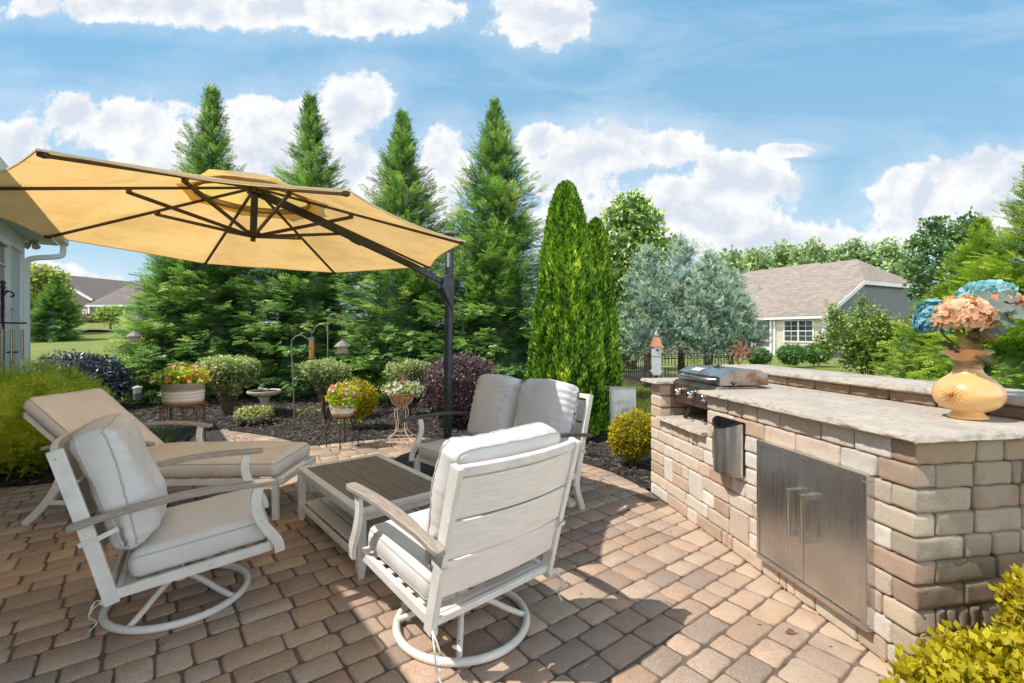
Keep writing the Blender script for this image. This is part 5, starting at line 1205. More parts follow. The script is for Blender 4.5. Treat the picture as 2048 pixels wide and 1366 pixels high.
# left lawn trees
xx = (92-1024)/F*37
tree('broadleaf_tree', 'large yellow-green tree by the house corner on the left lawn', 84, 38, dome(26, 2.3, 2.0, .6, 5.0, 130, (.28, .42)), leaf_mat('sunny_foliage', (.07, .11, .02), (.42, .46, .09), .35, .5, gain=1.4), 22, .28, 130, trunk=(.2, .1, 3), z0=terrain((84-1024)/F*38, 38), core=.7, jit=.2)
def cone_tree():
    Y = 33; x = (112-1024)/F*Y; t = thing('conifer_tree', 'dark green cone-shaped conifer on the left lawn', 'tree', (x, Y, terrain(x, Y))); parts, core, tw = giant_tree(4.35, 1.55, 131); p = parts[0]
    leaf_object('crown', [(p[0], p[1], p[2], p[3], p[4], p[5]*1.5, p[6]*.75)], M_GIANT, t, extra=core); trunk_mesh('trunk', 4, .1, .02, t)
cone_tree()
Y = 42; tree('small_tree', 'small round-headed tree in a mulch ring on the left lawn', 221, Y, dome(10, 1.0, .9, .9, 1.85, 132, (.4, .5)), M_MYR, 40, .2, 132, trunk=(.09, .06, 1.4), z0=terrain((221-1024)/F*Y, Y), core=.5, jit=.3)
mb = MB(); x = (221-1024)/F*Y; mb.lathe([(0, .10), (1.2, .09), (2.1, .0)], (x, Y, terrain(x, Y)+.02), 24); tag(mb.build('mulch_ring', mat('pine_straw', (.30, .18, .13), (.2, .12, .09), 8, .95)), 'reddish mulch ring around the small lawn tree', kind='structure')
# lily clump behind the chaise
def lily(x, y, n, seed, lab):
    g = RNGS(seed); t = thing('daylily_clump', lab, 'plant', (x, y, 0), 0, 'daylily clumps behind the chaise'); mb = MB(); parts = []
    for seg in range(4): pass
    base = g.normal(size=(n, 2))*.10; a = g.random(n)*2*pi; L = .38+.2*g.random(n); V_ = []; F_ = []
    for i in range(n):
        o = Vector((base[i, 0], base[i, 1], 0)); d = V(cos(a[i]), sin(a[i]), 0); s = V(-sin(a[i]), cos(a[i]), 0); le = L[i]; w = .010; b = len(V_)
        for k in range(6):
            q = k/5; p = o+d*(le*.75*q**1.5)+V(0, 0, le*(1.25*q-.62*q**2.4)); V_ += [tuple(p-s*w*(1-q*.85)), tuple(p+s*w*(1-q*.85))]
        F_ += [(b+2*k, b+2*k+1, b+2*k+3, b+2*k+2) for k in range(5)]
    tint = np.repeat(np.clip(.5+.25*g.normal(size=n), 0, 1), 12)
    leaf_object('leaves', [], M_LILY, t, extra=(V_, F_, tint))
lily(-4.12, 5.45, 150, 140, 'strappy daylily clump seen over the back of the chaise'); lily(-3.95, 5.02, 120, 141, 'strappy daylily clump beside the legs of the rusty plant stand'); lily(-4.45, 5.1, 110, 142, 'strappy daylily clump nearest the lime green shrub')
# low creeping plants in the bed
for i, (px, py, lab) in enumerate([(640, 822, 'small pale ground plant at the foot of the bare-stemmed shrub'), (612, 832, 'tiny ground plant left of the golden shrub'), (700, 850, 'low green weed under the white flower pot')]):
    p = G(px, py); t = thing('ground_plant', lab, 'plant', (p.x, p.y, 0)); clump_crown('foliage', M_VAR if i < 2 else M_LIME, t, [((0, 0, .05), (.16, .12, .07))], 900, T_LEAF, .035, 150+i, core=0)
# ================================================================== PLANTERS AND ORNAMENTS
CLAY = mat('terracotta', (.46, .20, .10), (.36, .15, .08), 12, .8)
def striped(name, z0, z1, zt):
    m, t, b = new_mat(name); tc = t.add('ShaderNodeTexCoord'); sp = t.add('ShaderNodeSeparateXYZ'); t.link(tc.outputs['Object'], sp.inputs[0]); z = t.math('ADD', sp.outputs[2], t.math('MULTIPLY', t.noise(tc.outputs['Object'], 9, 4), .02))
    col = t.mix(t.ramp(z, z0, z0+.006), (.42, .20, .12), (.74, .70, .64)); w = t.add('ShaderNodeTexWave', wave_type='BANDS', bands_direction='Z'); w.inputs['Scale'].default_value = 9; w.inputs['Distortion'].default_value = 1.2; t.link(tc.outputs['Object'], w.inputs[0])
    col = t.mix(t.ramp(w.outputs[1], .82, .95, 0, .55), col, (.30, .25, .20)); col = t.mix(t.math('MULTIPLY', t.ramp(z, z1, z1+.01), .9), col, (.24, .20, .13)); col = t.mix(t.ramp(z, zt, zt+.008, 0, .6), col, (.42, .37, .30))
    t.put(b.inputs['Base Color'], col); b.inputs['Roughness'].default_value = .35; return m
def pot(name, label, c, r, h, flare, m, blooms, foliage, seed, rx, hh, group=None, spikes=False, trail=False):
    t = thing(name, label, 'flower pot', c, 0, group)
    mb = MB(); mb.lathe([(r*flare*.94, 0), (r*flare, .01), (r*flare*1.03, h*.16), (r*.985, h*.55), (r, h*.93), (r*1.05, h*.95), (r*1.05, h), (r*.93, h), (r*.90, h*.8), (0, h*.78)], n=40); mb.build('pot', m, t, smooth=True, sharp=45)
    mb = MB(); mb.lathe([(0, h*.86), (r*.9, h*.84)], n=24); mb.build('soil', MULCH, t)
    g = random.Random(seed); bl = [((0, 0, h+hh*.25), (rx*.8, rx*.7, hh*.6))]
    for i in range(9): a = i*.7+g.random(); q = g.uniform(.4, .75); bl.append(((rx*q*cos(a), rx*q*sin(a), h+hh*g.uniform(.1, .5)), (rx*.35, rx*.35, hh*.35)))
    if trail:
        for a in (-1.9, -1.3, -.6, .1): bl.append(((r*1.0*cos(a), r*1.0*sin(a), h*.85), (.05, .05, .07)))
    clump_crown('foliage', foliage, t, bl, 1500, T_LEAF, .038, seed, core=.6, jit=.2)
    for bi, (cc, n_, lab) in enumerate(blooms):
        gg = RNGS(seed+bi*7+1); d = rdir(n_*3); d = d[d[:, 2] > -.15][:n_]; pos = d*np.array((rx, rx, hh*.75))*(1.0+.08*gg.normal(size=(len(d), 1)))+np.array((0, 0, h+hh*.25)); parts = []
        ax = np.cross(d, gg.normal(size=(len(d), 3))); ax /= np.linalg.norm(ax, axis=1, keepdims=True); ay = np.cross(d, ax)
        for k in range(5): parts.append((T_LEAF[0], T_LEAF[1], pos, ax*cos(k*1.257)+ay*sin(k*1.257)+d*.35, d, .024+.008*gg.random(len(d)), np.clip(.5+.3*gg.normal(size=len(d)), 0, 1)))
        o = leaf_object('blossom', parts, leaf_mat('bloom', cc, tuple(min(1, q*1.5+.05) for q in cc), .3, .6), t); o['label'] = lab
    if spikes:
        mb = MB(); gg = random.Random(4)
        for k in range(16): a = gg.random()*6.28; L = gg.uniform(.16, .36); s = gg.uniform(.02, .22); mb.tube(spline([V(0, 0, h), V(s*.4*cos(a), s*.4*sin(a), h+L*.6), V(s*cos(a), s*sin(a), h+L)], 4), .0035, 5, rs=[.0045-.00035*i for i in range(9)])
        mb.build('spike_leaves', mat('red_spike', (.33, .12, .10), (.45, .25, .2), 10, .6), t, smooth=True)
    return t
# left pot on square rusty stand
p = P(367, 808, 5.3); zs = p.z
pot('flower_pot', 'wide cream striped pot of coral begonias on the rusty stand', (p.x, p.y, zs), .205, .24, .93, striped('cream_stripes', .05, .165, .22), [((.80, .10, .05), 26, 'coral red blooms'), ((.85, .36, .22), 26, 'salmon blooms'), ((.75, .70, .66), 14, 'white blooms')], M_LIME, 160, .27, .19)
t = thing('plant_stand', 'square rusty iron plant stand with scrollwork under the coral planter', 'plant stand', (p.x, p.y, 0), radians(20)); m = MB(); m.box((0, 0, zs-.008), (.37, .37, .014))
t0 = m.build('top_plate', RUST, t, bevel=.002); 
for sx in (-1, 1):
    for sy in (-1, 1): m = MB(); m.bar((sx*.17, sy*.17, zs-.015), (sx*.17, sy*.17, 0), .016, .016, up=V(1, 0, 0)); m.build('leg', RUST, t)
m = MB()
for a in range(4):
    Rz = Matrix.Rotation(a*pi/2, 3, 'Z')
    m.bar(Rz @ V(-.165, .17, zs-.20), Rz @ V(.165, .17, zs-.20), .01, .01); m.bar(Rz @ V(-.165, .17, .10), Rz @ V(.165, .17, .10), .01, .01)
    for cx in (-.11, 0, .11): m.tube([Rz @ V(cx+.052*cos(q), .17, zs-.105+.075*sin(q)) for q in np.linspace(0, 2*pi, 18, endpoint=False)], .004, 5, closed=True)
m.build('scrollwork', RUST, t)
# middle pot on black stand
p = P(685, 832, 5.88); zs = p.z
pot('flower_pot', 'white and terracotta pot overflowing with pink and orange petunias', (p.x, p.y, zs), .155, .215, .82, striped('white_stripes', .05, .16, .2), [((.72, .06, .28), 16, 'magenta petunias'), ((.85, .22, .06), 12, 'orange blooms'), ((.82, .40, .42), 14, 'pale pink blooms')], M_LIME, 170, .20, .20, trail=True)
t = thing('plant_stand', 'black iron plant stand with slim curved legs under the petunia pot', 'plant stand', (p.x, p.y, 0)); m = MB(); m.tube(arc((0, 0), .14, 0, 2*pi, 28, zs-.008)[:-1], .006, 6, closed=True); m.bar((-.14, 0, zs-.009), (.14, 0, zs-.009), .012, .006); m.bar((0, -.14, zs-.016), (0, .14, zs-.016), .012, .006); m.build('ring', BLACK, t)
for a in (.2, 1.77, 3.34, 4.91): d = V(cos(a), sin(a), 0); m = MB(); m.tube(spline([d*.14+V(0, 0, zs-.01), d*.16+V(0, 0, zs*.75), d*.195+V(0, 0, zs*.45), d*.185+V(0, 0, zs*.15), d*.19+V(0, 0, 0)], 4), .0075, 6); m.build('leg', BLACK, t, smooth=True)
# wire urn stand
p = P(803, 812, 6.05); zb = p.z; x0, y0 = p.x, p.y
pot('flower_pot', 'terracotta bowl of trailing pale flowers with red spike plant in the wire urn', (x0, y0, zb+.01), .155, .16, .38, CLAY, [((.70, .56, .62), 34, 'pale pink blooms'), ((.72, .74, .74), 26, 'silvery white blooms')], M_VAR, 180, .27, .14, spikes=True)
t = thing('urn_stand', 'cream rusted wire urn stand with scrolled square base', 'plant stand', (x0, y0, 0)); m = MB()
for k in range(12):
    a = k*pi/6
    for dr in (-1, 1): m.tube(spline([V((.045)*cos(a), .045*sin(a), zb-.01), V(.12*cos(a+dr*.15), .12*sin(a+dr*.15), zb+.05), V(.172*cos(a+dr*.27), .172*sin(a+dr*.27), zb+.17)], 5), .0038, 5)
m.tube(arc((0, 0), .174, 0, 2*pi, 30, zb+.17)[:-1], .005, 6, closed=True); m.build('basket', CREAMIRON, t, smooth=True)
for k in range(4):
    a = pi/4+k*pi/2; d = V(cos(a), sin(a), 0); m = MB(); m.tube(spline([d*.03+V(0, 0, zb-.0), d*.085+V(0, 0, zb-.03), d*.10+V(0, 0, zb-.10), d*.075+V(0, 0, zb*.55), d*.09+V(0, 0, zb*.36), d*.17+V(0, 0, zb*.2), d*.27+V(0, 0, zb*.13)], 5), .006, 6)
    m.tube(spline([d*.27+V(0, 0, zb*.13), d*.31+V(0, 0, .03), d*.27+V(0, 0, .006), d*.24+V(0, 0, .035), d*.26+V(0, 0, .05)], 5), .006, 6); m.build('leg', CREAMIRON, t, smooth=True)
m = MB()
for z, q in ((zb*.36, .095), (zb*.13, .27), (.055, .28)):
    c = [V(q*cos(pi/4+k*pi/2), q*sin(pi/4+k*pi/2), z) for k in range(4)]; m.tube(c, .005, 5, closed=True)
for a in range(4):
    Rz = Matrix.Rotation(a*pi/2, 3, 'Z')
    for cx in (-.12, -.04, .04, .12): m.tube([Rz @ V(cx+.036*cos(q), .192, .038+.022*sin(q)) for q in np.linspace(0, 2*pi, 12, endpoint=False)], .0035, 4, closed=True)
m.build('base_scrolls', CREAMIRON, t)
# low bowl planter
p = G(507, 848); pot('bowl_planter', 'low dark bowl planter of trailing ivy on the mulch', (p.x, p.y, .02), .27, .13, .55, mat('weathered_bowl', (.12, .10, .09), (.3, .27, .24), 6, .7), [((.80, .25, .08), 8, 'orange blooms'), ((.72, .52, .12), 14, 'gold leaves')], M_VAR, 190, .26, .12, trail=True)
# bird bath
p = G(529, 833); CON = mat('cast_concrete', (.56, .48, .38), (.42, .36, .28), 9, .85, bump=.003, bscale=40)
t = thing('bird_bath', 'short pale concrete bird bath with shallow bowl', 'bird bath', (p.x, p.y, 0)); m = MB(); m.lathe([(.13, 0), (.135, .03), (.10, .06), (.075, .12), (.065, .22), (.075, .30), (.105, .345), (0, .345)], n=24, fn=lambda r, z, a: V(cos(a), sin(a), 0)*.006*cos(8*a)); m.build('pedestal', CON, t, smooth=True)
m = MB(); m.lathe([(0, .345), (.10, .345), (.19, .365), (.262, .395), (.27, .43), (.255, .445), (.23, .435), (.17, .40), (.0, .385)], n=36); m.build('bowl', CON, t, smooth=True, sharp=60)
m = MB(); m.lathe([(0, .424), (.215, .424)], n=30); m.build('water', mat('bath_water', (.10, .10, .08), rough=.08), t)
m = MB(); rr = random.Random(3)
for _ in range(6):
    c = V(rr.uniform(-.07, .05), rr.uniform(-.03, .03), .44+rr.uniform(0, .03)); m.lathe([(0, -.03), (.022, -.018), (.03, 0), (.02, .02), (0, .028)], c, 8, fn=lambda r, z, a: V(rr.uniform(-.004, .004), rr.uniform(-.004, .004), 0))
tag(m.build('stones', CON, None, smooth=True), 'few pale stones piled in the middle of the bird bath bowl', kind='stuff').location = (p.x, p.y, 0)
# shepherd hooks and feeders
HOOK = mat('grey_hook', (.26, .25, .235), (.36, .33, .30), 20, .45, .3)
a = G(588.7, 847.6); t = thing('shepherd_hook', 'single shepherd hook, the shorter one in front of the bird feeders', 'garden hook', tuple(a)); m = MB()
Ya = a.y; top = EYE-(670-HOR)/F*Ya; xr = (622-589)/F*Ya; m.tube(spline([V(0, 0, 0), V(-.02, 0, top*.5), V(-.045, 0, top-.17), V(-.01, 0, top-.05), V(.09, 0, top), V(.19, 0, top-.05), V(xr, 0, top-.10), V(xr+.03, 0, top-.07), V(xr+.03, 0, top-.03)], 7), .0075, 7); m.build('rod', HOOK, t, smooth=True)
Yb = 8.15; xb = (655.5-1024)/F*Yb; t = thing('shepherd_hook', 'tall double shepherd hook carrying the tube feeder and lantern feeder', 'garden hook', (xb, Yb, 0)); 
zt = EYE-(628-HOR)/F*Yb; m = MB(); K = Yb/F
m.tube(spline([V(0, 0, 0), V(0, 0, zt*.5), V(0, 0, zt-.22), V(.02, 0, zt-.06), V(9*K, 0, zt), V(20*K, 0, zt-.05), V(25*K, 0, zt-.16), V(30*K, 0, zt-.17), V(32*K, 0, zt-.11)], 7), .0085, 7); m.build('rod', HOOK, t, smooth=True)
m = MB(); zl = EYE-(649-HOR)/F*Yb; m.tube(spline([V(0, 0, zl-.12), V(-4*K, 0, zl-.03), V(-15*K, 0, zl), V(-25*K, 0, zl-.05), V(-29*K, 0, zl-.13), V(-34*K, 0, zl-.13), V(-34*K, 0, zl-.07)], 7), .0075, 7); m.build('side_arm', HOOK, t, smooth=True)
# tube feeder
xt = xb-32*K; t = thing('tube_feeder', 'orange tube bird feeder hanging from the left arm of the double hook', 'bird feeder', (xt, Yb, zl-.13)); OR = mat('orange_wood', (.58, .24, .07), (.45, .2, .08), 8, .5)
m = MB(); m.tube([V(0, 0, .0), V(0, 0, -.09)], .003, 5); m.build('wire', HOOK, t); zz = (674-718)/F*Yb*-1; m = MB(); m.lathe([(.0, -.09), (.05, -.10), (.05, -.13), (.0, -.13)], n=16); m.build('cap', mat('teal_cap', (.06, .25, .3), rough=.4), t, smooth=True, sharp=40)
m = MB(); m.lathe([(.042, -.13), (.042, -.09-zz+.05), (0, -.09-zz+.05)], n=16); m.build('tube', OR, t, smooth=True, sharp=40); m = MB(); m.lathe([(0, -.09-zz+.05), (.055, -.09-zz+.04), (.055, -.09-zz+.02), (0, -.09-zz+.01)], n=16); m.build('tray', OR, t, smooth=True, sharp=40)
m = MB(); m.lathe([(0, -.02), (.016, -.01), (.016, .01), (0, .02)], (-.03, -.035, -.26), 8); m.build('port', mat('teal_port', (.05, .3, .36), rough=.4), t, smooth=True)
def lantern(name, label, x, y, ztop, zroof, s, ribs=True, wire=True):
    t = thing(name, label, 'bird feeder', (x, y, ztop)); d = zroof-ztop
    m = MB(); m.tube([V(0, 0, 0), V(0, 0, d)], .0025, 5); m.build('wire', HOOK, t)
    m = MB(); m.lathe([(0, d+.015*s), (.012*s, d), (.02*s, d-.02*s), (.055*s, d-.035*s), (.14*s, d-.11*s), (.145*s, d-.125*s), (.05*s, d-.115*s)], n=8); m.build('roof', mat('feeder_roof', (.30, .28, .27), (.2, .18, .17), 9, .4), t)
    m = MB(); m.lathe([(.10*s, d-.118*s), (.082*s, d-.225*s), (0, d-.225*s)], n=8); m.build('seed_window', mat('seed_amber', (.42, .33, .19), (.55, .47, .33), 16, .35), t)
    if ribs:
        m = MB()
        for k in range(8): a = k*pi/4; m.bar((.101*s*cos(a), .101*s*sin(a), d-.118*s), (.084*s*cos(a), .084*s*sin(a), d-.225*s), .006*s, .006*s)
        m.build('ribs', mat('feeder_rib', (.3, .27, .22), rough=.5), t)
    m = MB(); m.lathe([(0, d-.243*s), (.12*s, d-.243*s), (.125*s, d-.228*s), (.08*s, d-.226*s)], n=16); m.build('tray', mat('feeder_tray', (.28, .25, .22), rough=.5), t)
lantern('lantern_feeder', 'six-sided lantern bird feeder hanging from the right arm of the double hook', xb+29*K, Yb, zt-.17, EYE-(679-HOR)/F*Yb, 1.0)
pz = P(268, 664, 8.6); lantern('house_feeder', 'small hanging feeder half hidden in the leftmost evergreen', pz.x, pz.y, pz.z+.35, pz.z+.02, .85)
pz = P(275, 772, 8.3); t = thing('suet_feeder', 'small grey cylinder feeder hanging on a string over the lawn edge', 'bird feeder', (pz.x, pz.y, pz.z)); m = MB(); m.tube([V(0, 0, .35), V(0, 0, 0)], .0025, 5); m.build('string', TWIG, t)
m = MB(); m.lathe([(0, .01), (.07, -.015), (.075, -.04), (.06, -.04)], n=18); m.build('lid', mat('lid_grey', (.5, .5, .47), rough=.5), t, smooth=True, sharp=40); m = MB(); m.lathe([(.06, -.04), (.06, -.15), (0, -.15)], n=18); m.build('body', mat('body_clear', (.40, .38, .33), rough=.3), t, smooth=True, sharp=40)
m = MB(); m.lathe([(.062, -.12), (.062, -.235), (.05, -.245), (0, -.245)], n=18); m.build('base', mat('body_dark', (.10, .11, .11), rough=.4), t, smooth=True, sharp=40)
m = MB(); b = G(299, 805); m.tube(spline([b, b+V(.12, .0, .14), b+V(.17, 0, .32), b+V(.10, 0, .52)], 5), .007, 5); tag(m.build('garden_stake', TWIG, smooth=True), 'thin bent brown stake in the lawn left of the coral planter', 'stake')
# garden flag
p = G(1220, 886); t = thing('garden_flag', 'small pale garden flag with looping script on a thin metal holder', 'flag', tuple(p)); K = p.y/F; m = MB(); zt = EYE-(773-HOR)*K
m.tube([V(0, 0, 0), V(0, 0, zt)], .004, 6); m.tube(spline([V(4*K, 0, zt-.035), V(-2*K, 0, zt-.05), V(-9*K, 0, zt-.03), V(-9*K, 0, zt-.005), V(0, 0, zt), V(54*K, 0, zt-.008), V(60*K, 0, zt+.01), V(58*K, 0, zt+.03), V(52*K, 0, zt+.03), V(50*K, 0, zt+.01)], 6), .004, 6); m.build('holder', HOOK, t, smooth=True)
FL = mat('flag_cloth', (.60, .60, .585), (.52, .53, .53), 5, .9); h = 84*K; w = 50*K
m = MB(); m.grid(lambda a_, b_: V(2*K+w*a_, .012*sin(a_*5+1)*(b_)+.003, zt-.006-h*b_), 14, 12); m.build('flag_cloth', FL, t, smooth=True, fixn=False)
INK = mat('flag_script', (.30, .31, .33), rough=.8)
for row, (zc, sx, sz, loops) in enumerate([(.40, .34, .085, 6), (.60, .30, .055, 8)]):
    m = MB(); pts = []
    for i in range(loops*14+1):
        q = i/(loops*14); ph = q*loops*2*pi; pts.append(V(2*K+w*(.5-sx+2*sx*q)-w*.035*sin(ph), -.016, zt-h*(zc-.06*q)+sz*(.35+.65*abs(nz(q*9+row*4, 2.3)*2))*cos(ph)*.5))
    m.tube(pts, .0022, 4); m.build('looping_script', INK, t, smooth=True)
# pinwheel
Y = 12; p = P(1478, 702, Y); t = thing('pinwheel', 'copper spinning pinwheel with curved blades on a black pole', 'garden spinner', (p.x, p.y, 0)); COP = mat('copper_paint', (.62, .25, .15), (.48, .19, .12), 10, .4, .2)
m = MB(); m.tube([V(0, .05, 0), V(0, .05, p.z)], .014, 8); m.build('pole', BLACK, t)
for layer, (n, y, sgn, R_) in enumerate([(7, -.03, 1, .34), (7, .04, -1, .29)]):
    for k in range(n):
        a0 = k*2*pi/n+.3*layer+.25; m = MB(); rows = []
        def f(u_, v_):
            r = .03+R_*u_; a = a0+sgn*(1.1*u_**1.4); wd = .095*sin(pi*min(1, u_*.9+.06))**.7*(1 if layer == 0 else .45); off = (v_-.5)*wd
            return V(cos(a)*r-sin(a)*off*1.0, y-.02*sin(pi*v_)-.01*u_, p.z+sin(a)*r+cos(a)*off)
        m.grid(f, 10, 4); m.build('blade', COP if layer == 0 else RUST, t, smooth=True, fixn=False)
m = MB(); m.lathe([(0, -.03), (.035, -.02), (.035, .02), (0, .03)], (0, -.05, p.z), 14); m.build('hub', COP, t, smooth=True)
# birdhouse on a post
Y = 8.0; p = P(1313, 750, Y); t = thing('birdhouse', 'tall narrow white birdhouse with copper roof behind the grill', 'birdhouse', (p.x, p.y, 0)); zb = p.z; WP = mat('birdhouse_white', (.62, .64, .66), (.5, .52, .54), 8, .5)
m = MB(); m.box((0, 0, zb+.24), (.125, .125, .48)); bh = m.build('body', WP, t, bevel=.003); m = MB(); m.box((0, 0, zb+.32), (.135, .135, .012)); m.build('band', HOOK, t)
m = MB(); m.lathe([(.125, zb+.48), (.11, zb+.49), (.065, zb+.62), (.05, zb+.64), (0, zb+.645)], n=4, c=(0, 0, 0)); o = m.build('roof', COP, t); o.rotation_euler = (0, 0, pi/4)
m = MB(); m.lathe([(.04, zb+.62), (.045, zb+.68), (.03, zb+.70), (.012, zb+.74), (0, zb+.76)], n=10); m.build('finial', HOOK, t, smooth=True)
m = MB(); m.poly([V(.022*cos(a), -.0645, zb+.42+.022*sin(a)) for a in np.linspace(0, 2*pi, 14, endpoint=False)]); m.build('entrance_hole', BLACK, t)
m = MB()
for a in range(4): d = V(cos(a*pi/2+.5), sin(a*pi/2+.5), 0); m.extrude([d*.05+V(0, 0, zb+.02), d*.14+V(0, 0, zb+.085), d*.13+V(0, 0, zb+.06), d*.05+V(0, 0, zb-.02)], d.cross(V(0, 0, 1))*.012)
m.build('fins', WP, t); m = MB(); m.tube([V(0, 0, 0), V(0, 0, zb)], .025, 8); m.build('post', BLACK, t)
# feeder hung in the cypress, crook and small table
pz = P(1325, 684, 11.6); t = thing('hanging_bird_feeder', 'little orange feeder hanging under the blue-green cypress', 'bird feeder', tuple(pz)); m = MB(); m.tube([V(0, 0, .3), V(0, 0, -.1)], .003, 5); m.build('wire', BLACK, t); m = MB(); m.lathe([(0, -.09), (.06, -.13), (.03, -.14), (.03, -.24), (.07, -.25), (.07, -.27), (0, -.27)], n=12); m.build('body', OR, t, smooth=True, sharp=40)
Y = 10.5; p = P(1335, 733, Y); t = thing('garden_table', 'small pale topped metal table behind the far end of the kitchen', 'table', (p.x, p.y, 0)); m = MB(); m.box((0, 0, p.z), (.33, .3, .015)); m.build('table_top', mat('tan_top', (.40, .30, .18), rough=.6), t)
for sx in (-1, 1):
    for sy in (-1, 1): m = MB(); m.bar((sx*.14, sy*.13, p.z-.01), (sx*.16, sy*.15, 0), .012, .012, up=V(1, 0, 0)); m.build('leg', HOOK, t)
# iron fence with its mulch
def fence(p0, p1, h, label):
    t = thing('iron_fence', label, 'fence', tuple(p0), 0, 'black iron garden fence'); d = p1-p0; L = d.length; n = int(L/.115); m = MB()
    for i in range(n+1): q = d*(i/n); m.box(q+V(0, 0, h*.5), (.016, .016, h))
    m.build('pickets', BLACK, t); m = MB()
    for z in (h*.10, h*.82, h*.97): m.bar(V(0, 0, z), d+V(0, 0, z), .025, .025)
    m.build('rails', BLACK, t)
    for i in range(int(L/2.2)+1): m = MB(); q = d*min(1, i*2.2/L); m.box(q+V(0, 0, h*.53), (.05, .05, h*1.06)); m.box(q+V(0, 0, h*1.08), (.065, .065, .02)); m.build('post', BLACK, t)
fa = V((1222-1024)/F*15.5, 15.5, 0); fb_ = V((1290-1024)/F*13.4, 13.4, 0); fc = V((1460-1024)/F*14.6, 14.6, 0)
fence(fa, fb_, .82, 'black iron fence panel running back past the green column'); fence(fb_, fc, .82, 'black iron fence panel passing under the blue cypresses')
m = MB(); m.poly([V(2.9, 15.4, .012), V(3.3, 13.0, .012), V(6.6, 13.3, .012), V(7.3, 15.5, .012), V(4.4, 17.0, .012)]); tag(m.build('cypress_bed', mulch_mat('cypress_mulch', (.10, .06, .04), (.05, .032, .025))), 'mulch bed inside the iron fence', kind='structure')
shrub('laurel_shrub', 'dark leafy shrub behind the iron fence next to the green column', 1245, 17.5, .85, 2.05, M_DEC, 200, dens=170, size=.12, base=.1, stem=6, core=.75)
# ================================================================== HOUSES
def siding(name, c, pitch=.17, horiz=True, c2=None):
    m, t, b = new_mat(name); tc = t.add('ShaderNodeTexCoord'); sp = t.add('ShaderNodeSeparateXYZ'); t.link(tc.outputs['Object'], sp.inputs[0])
    f = t.math('FRACT', t.math('DIVIDE', sp.outputs[2 if horiz else 0], pitch)); col = t.mix(t.ramp(f, .0, .10, .55, 0), c, tuple(q*.45 for q in c)); col = t.mix(t.ramp(t.noise(tc.outputs['Object'], 1.5, 4), .4, .7, 0, .2), col, tuple(q*.8 for q in c))
    t.put(b.inputs['Base Color'], col); b.inputs['Roughness'].default_value = .7
    bn = t.add('ShaderNodeBump'); bn.inputs['Distance'].default_value = .02; t.put(bn.inputs['Height'], f); t.link(bn.outputs[0], b.inputs['Normal']); return m
def shingles(name, a, b_):
    m, t, b = new_mat(name); tc = t.add('ShaderNodeTexCoord'); vec = tc.outputs['Object']; sp = t.add('ShaderNodeSeparateXYZ'); t.link(vec, sp.inputs[0])
    f = t.math('FRACT', t.math('DIVIDE', sp.outputs[2], .085)); row = t.math('FLOOR', t.math('DIVIDE', sp.outputs[2], .085)); cv = t.add('ShaderNodeCombineXYZ'); t.link(t.math('MULTIPLY', sp.outputs[0], 2.6), cv.inputs[0]); t.link(t.math('MULTIPLY', sp.outputs[1], 2.6), cv.inputs[1]); t.link(t.math('MULTIPLY', row, 3.7), cv.inputs[2])
    vo = t.add('ShaderNodeTexWhiteNoise', noise_dimensions='3D'); sn = t.add('ShaderNodeVectorMath', operation='FLOOR'); t.link(cv.outputs[0], sn.inputs[0]); t.link(sn.outputs[0], vo.inputs[0])
    col = t.mix(t.ramp(vo.outputs[0], 0, 1, 0, .8), a, tuple(q*.72 for q in b_)); col = t.mix(t.ramp(f, 0, .16, .45, 0), col, tuple(q*.4 for q in a)); col = t.mix(t.ramp(t.noise(vec, .5, 4), .4, .7, 0, .3), col, b_)
    t.put(b.inputs['Base Color'], col); b.inputs['Roughness'].default_value = .9; return m
def shingles_old(name, a, b_): return mat(name, a, b_, 5, .9, bump=.02, bscale=26, stretch=(1, 1, 3), c3=tuple(q*.7 for q in a), s3=22, lo3=.5, hi3=.62)
WTRIM = mat('white_trim', (.74, .74, .72), (.66, .66, .65), 3, .5); GLS = None
m_, t_, b_ = new_mat('window_glass'); b_.inputs['Base Color'].default_value = (.05, .06, .065, 1); b_.inputs['Roughness'].default_value = .06; b_.inputs['Specular IOR Level'].default_value = .8; GLS = m_
SCREEN = mat('porch_screen', (.10, .105, .11), (.14, .14, .14), 2, .8); BLIND = mat('window_blind', (.42, .42, .40), rough=.8)
def window(parent, c, u, n, w, h, units=1, muntins=(2, 3), fw=.08, blind=True, cols=2):
    """framed window centred at c; u along the wall, n outward (world space vectors, parent at origin)"""
    m = MB(); R = Matrix((u, n, V(0, 0, 1))).transposed()
    m.box(c+V(0, 0, h/2-fw/2), (w, .07, fw), R); m.box(c-V(0, 0, h/2-fw/2), (w, .07, fw), R)
    for k in range(units+1): m.box(c+u*(-w/2+fw/2+(w-fw)*k/units), (fw, .0695, h-2*fw+.002), R)
    f = m.build('window', WTRIM, parent, world=True)
    uw = (w-fw)/units-fw; m = MB(); mt = MB()
    for k in range(units):
        cc = c+u*(-w/2+fw+(w-fw)*k/units+uw/2); m.box(cc-n*.012, (uw, .01, h-2*fw), R)
        mt.box(cc+n*.004, (uw, .03, .05), R)
        for i in range(1, cols): mt.box(cc+u*(uw*(i/cols-.5)), (.022, .018, h-2*fw), R)
        for j in (1, 3): mt.box(cc+V(0, 0, (h-2*fw)*(j/4-.5)), (uw, .0175, .022), R)
    g = m.build('pane', GLS, f); mm = mt.build('sash', WTRIM, f)
    for o in (g, mm): o.data.transform(Matrix.Translation(-Vector(parent.location)))
    return f
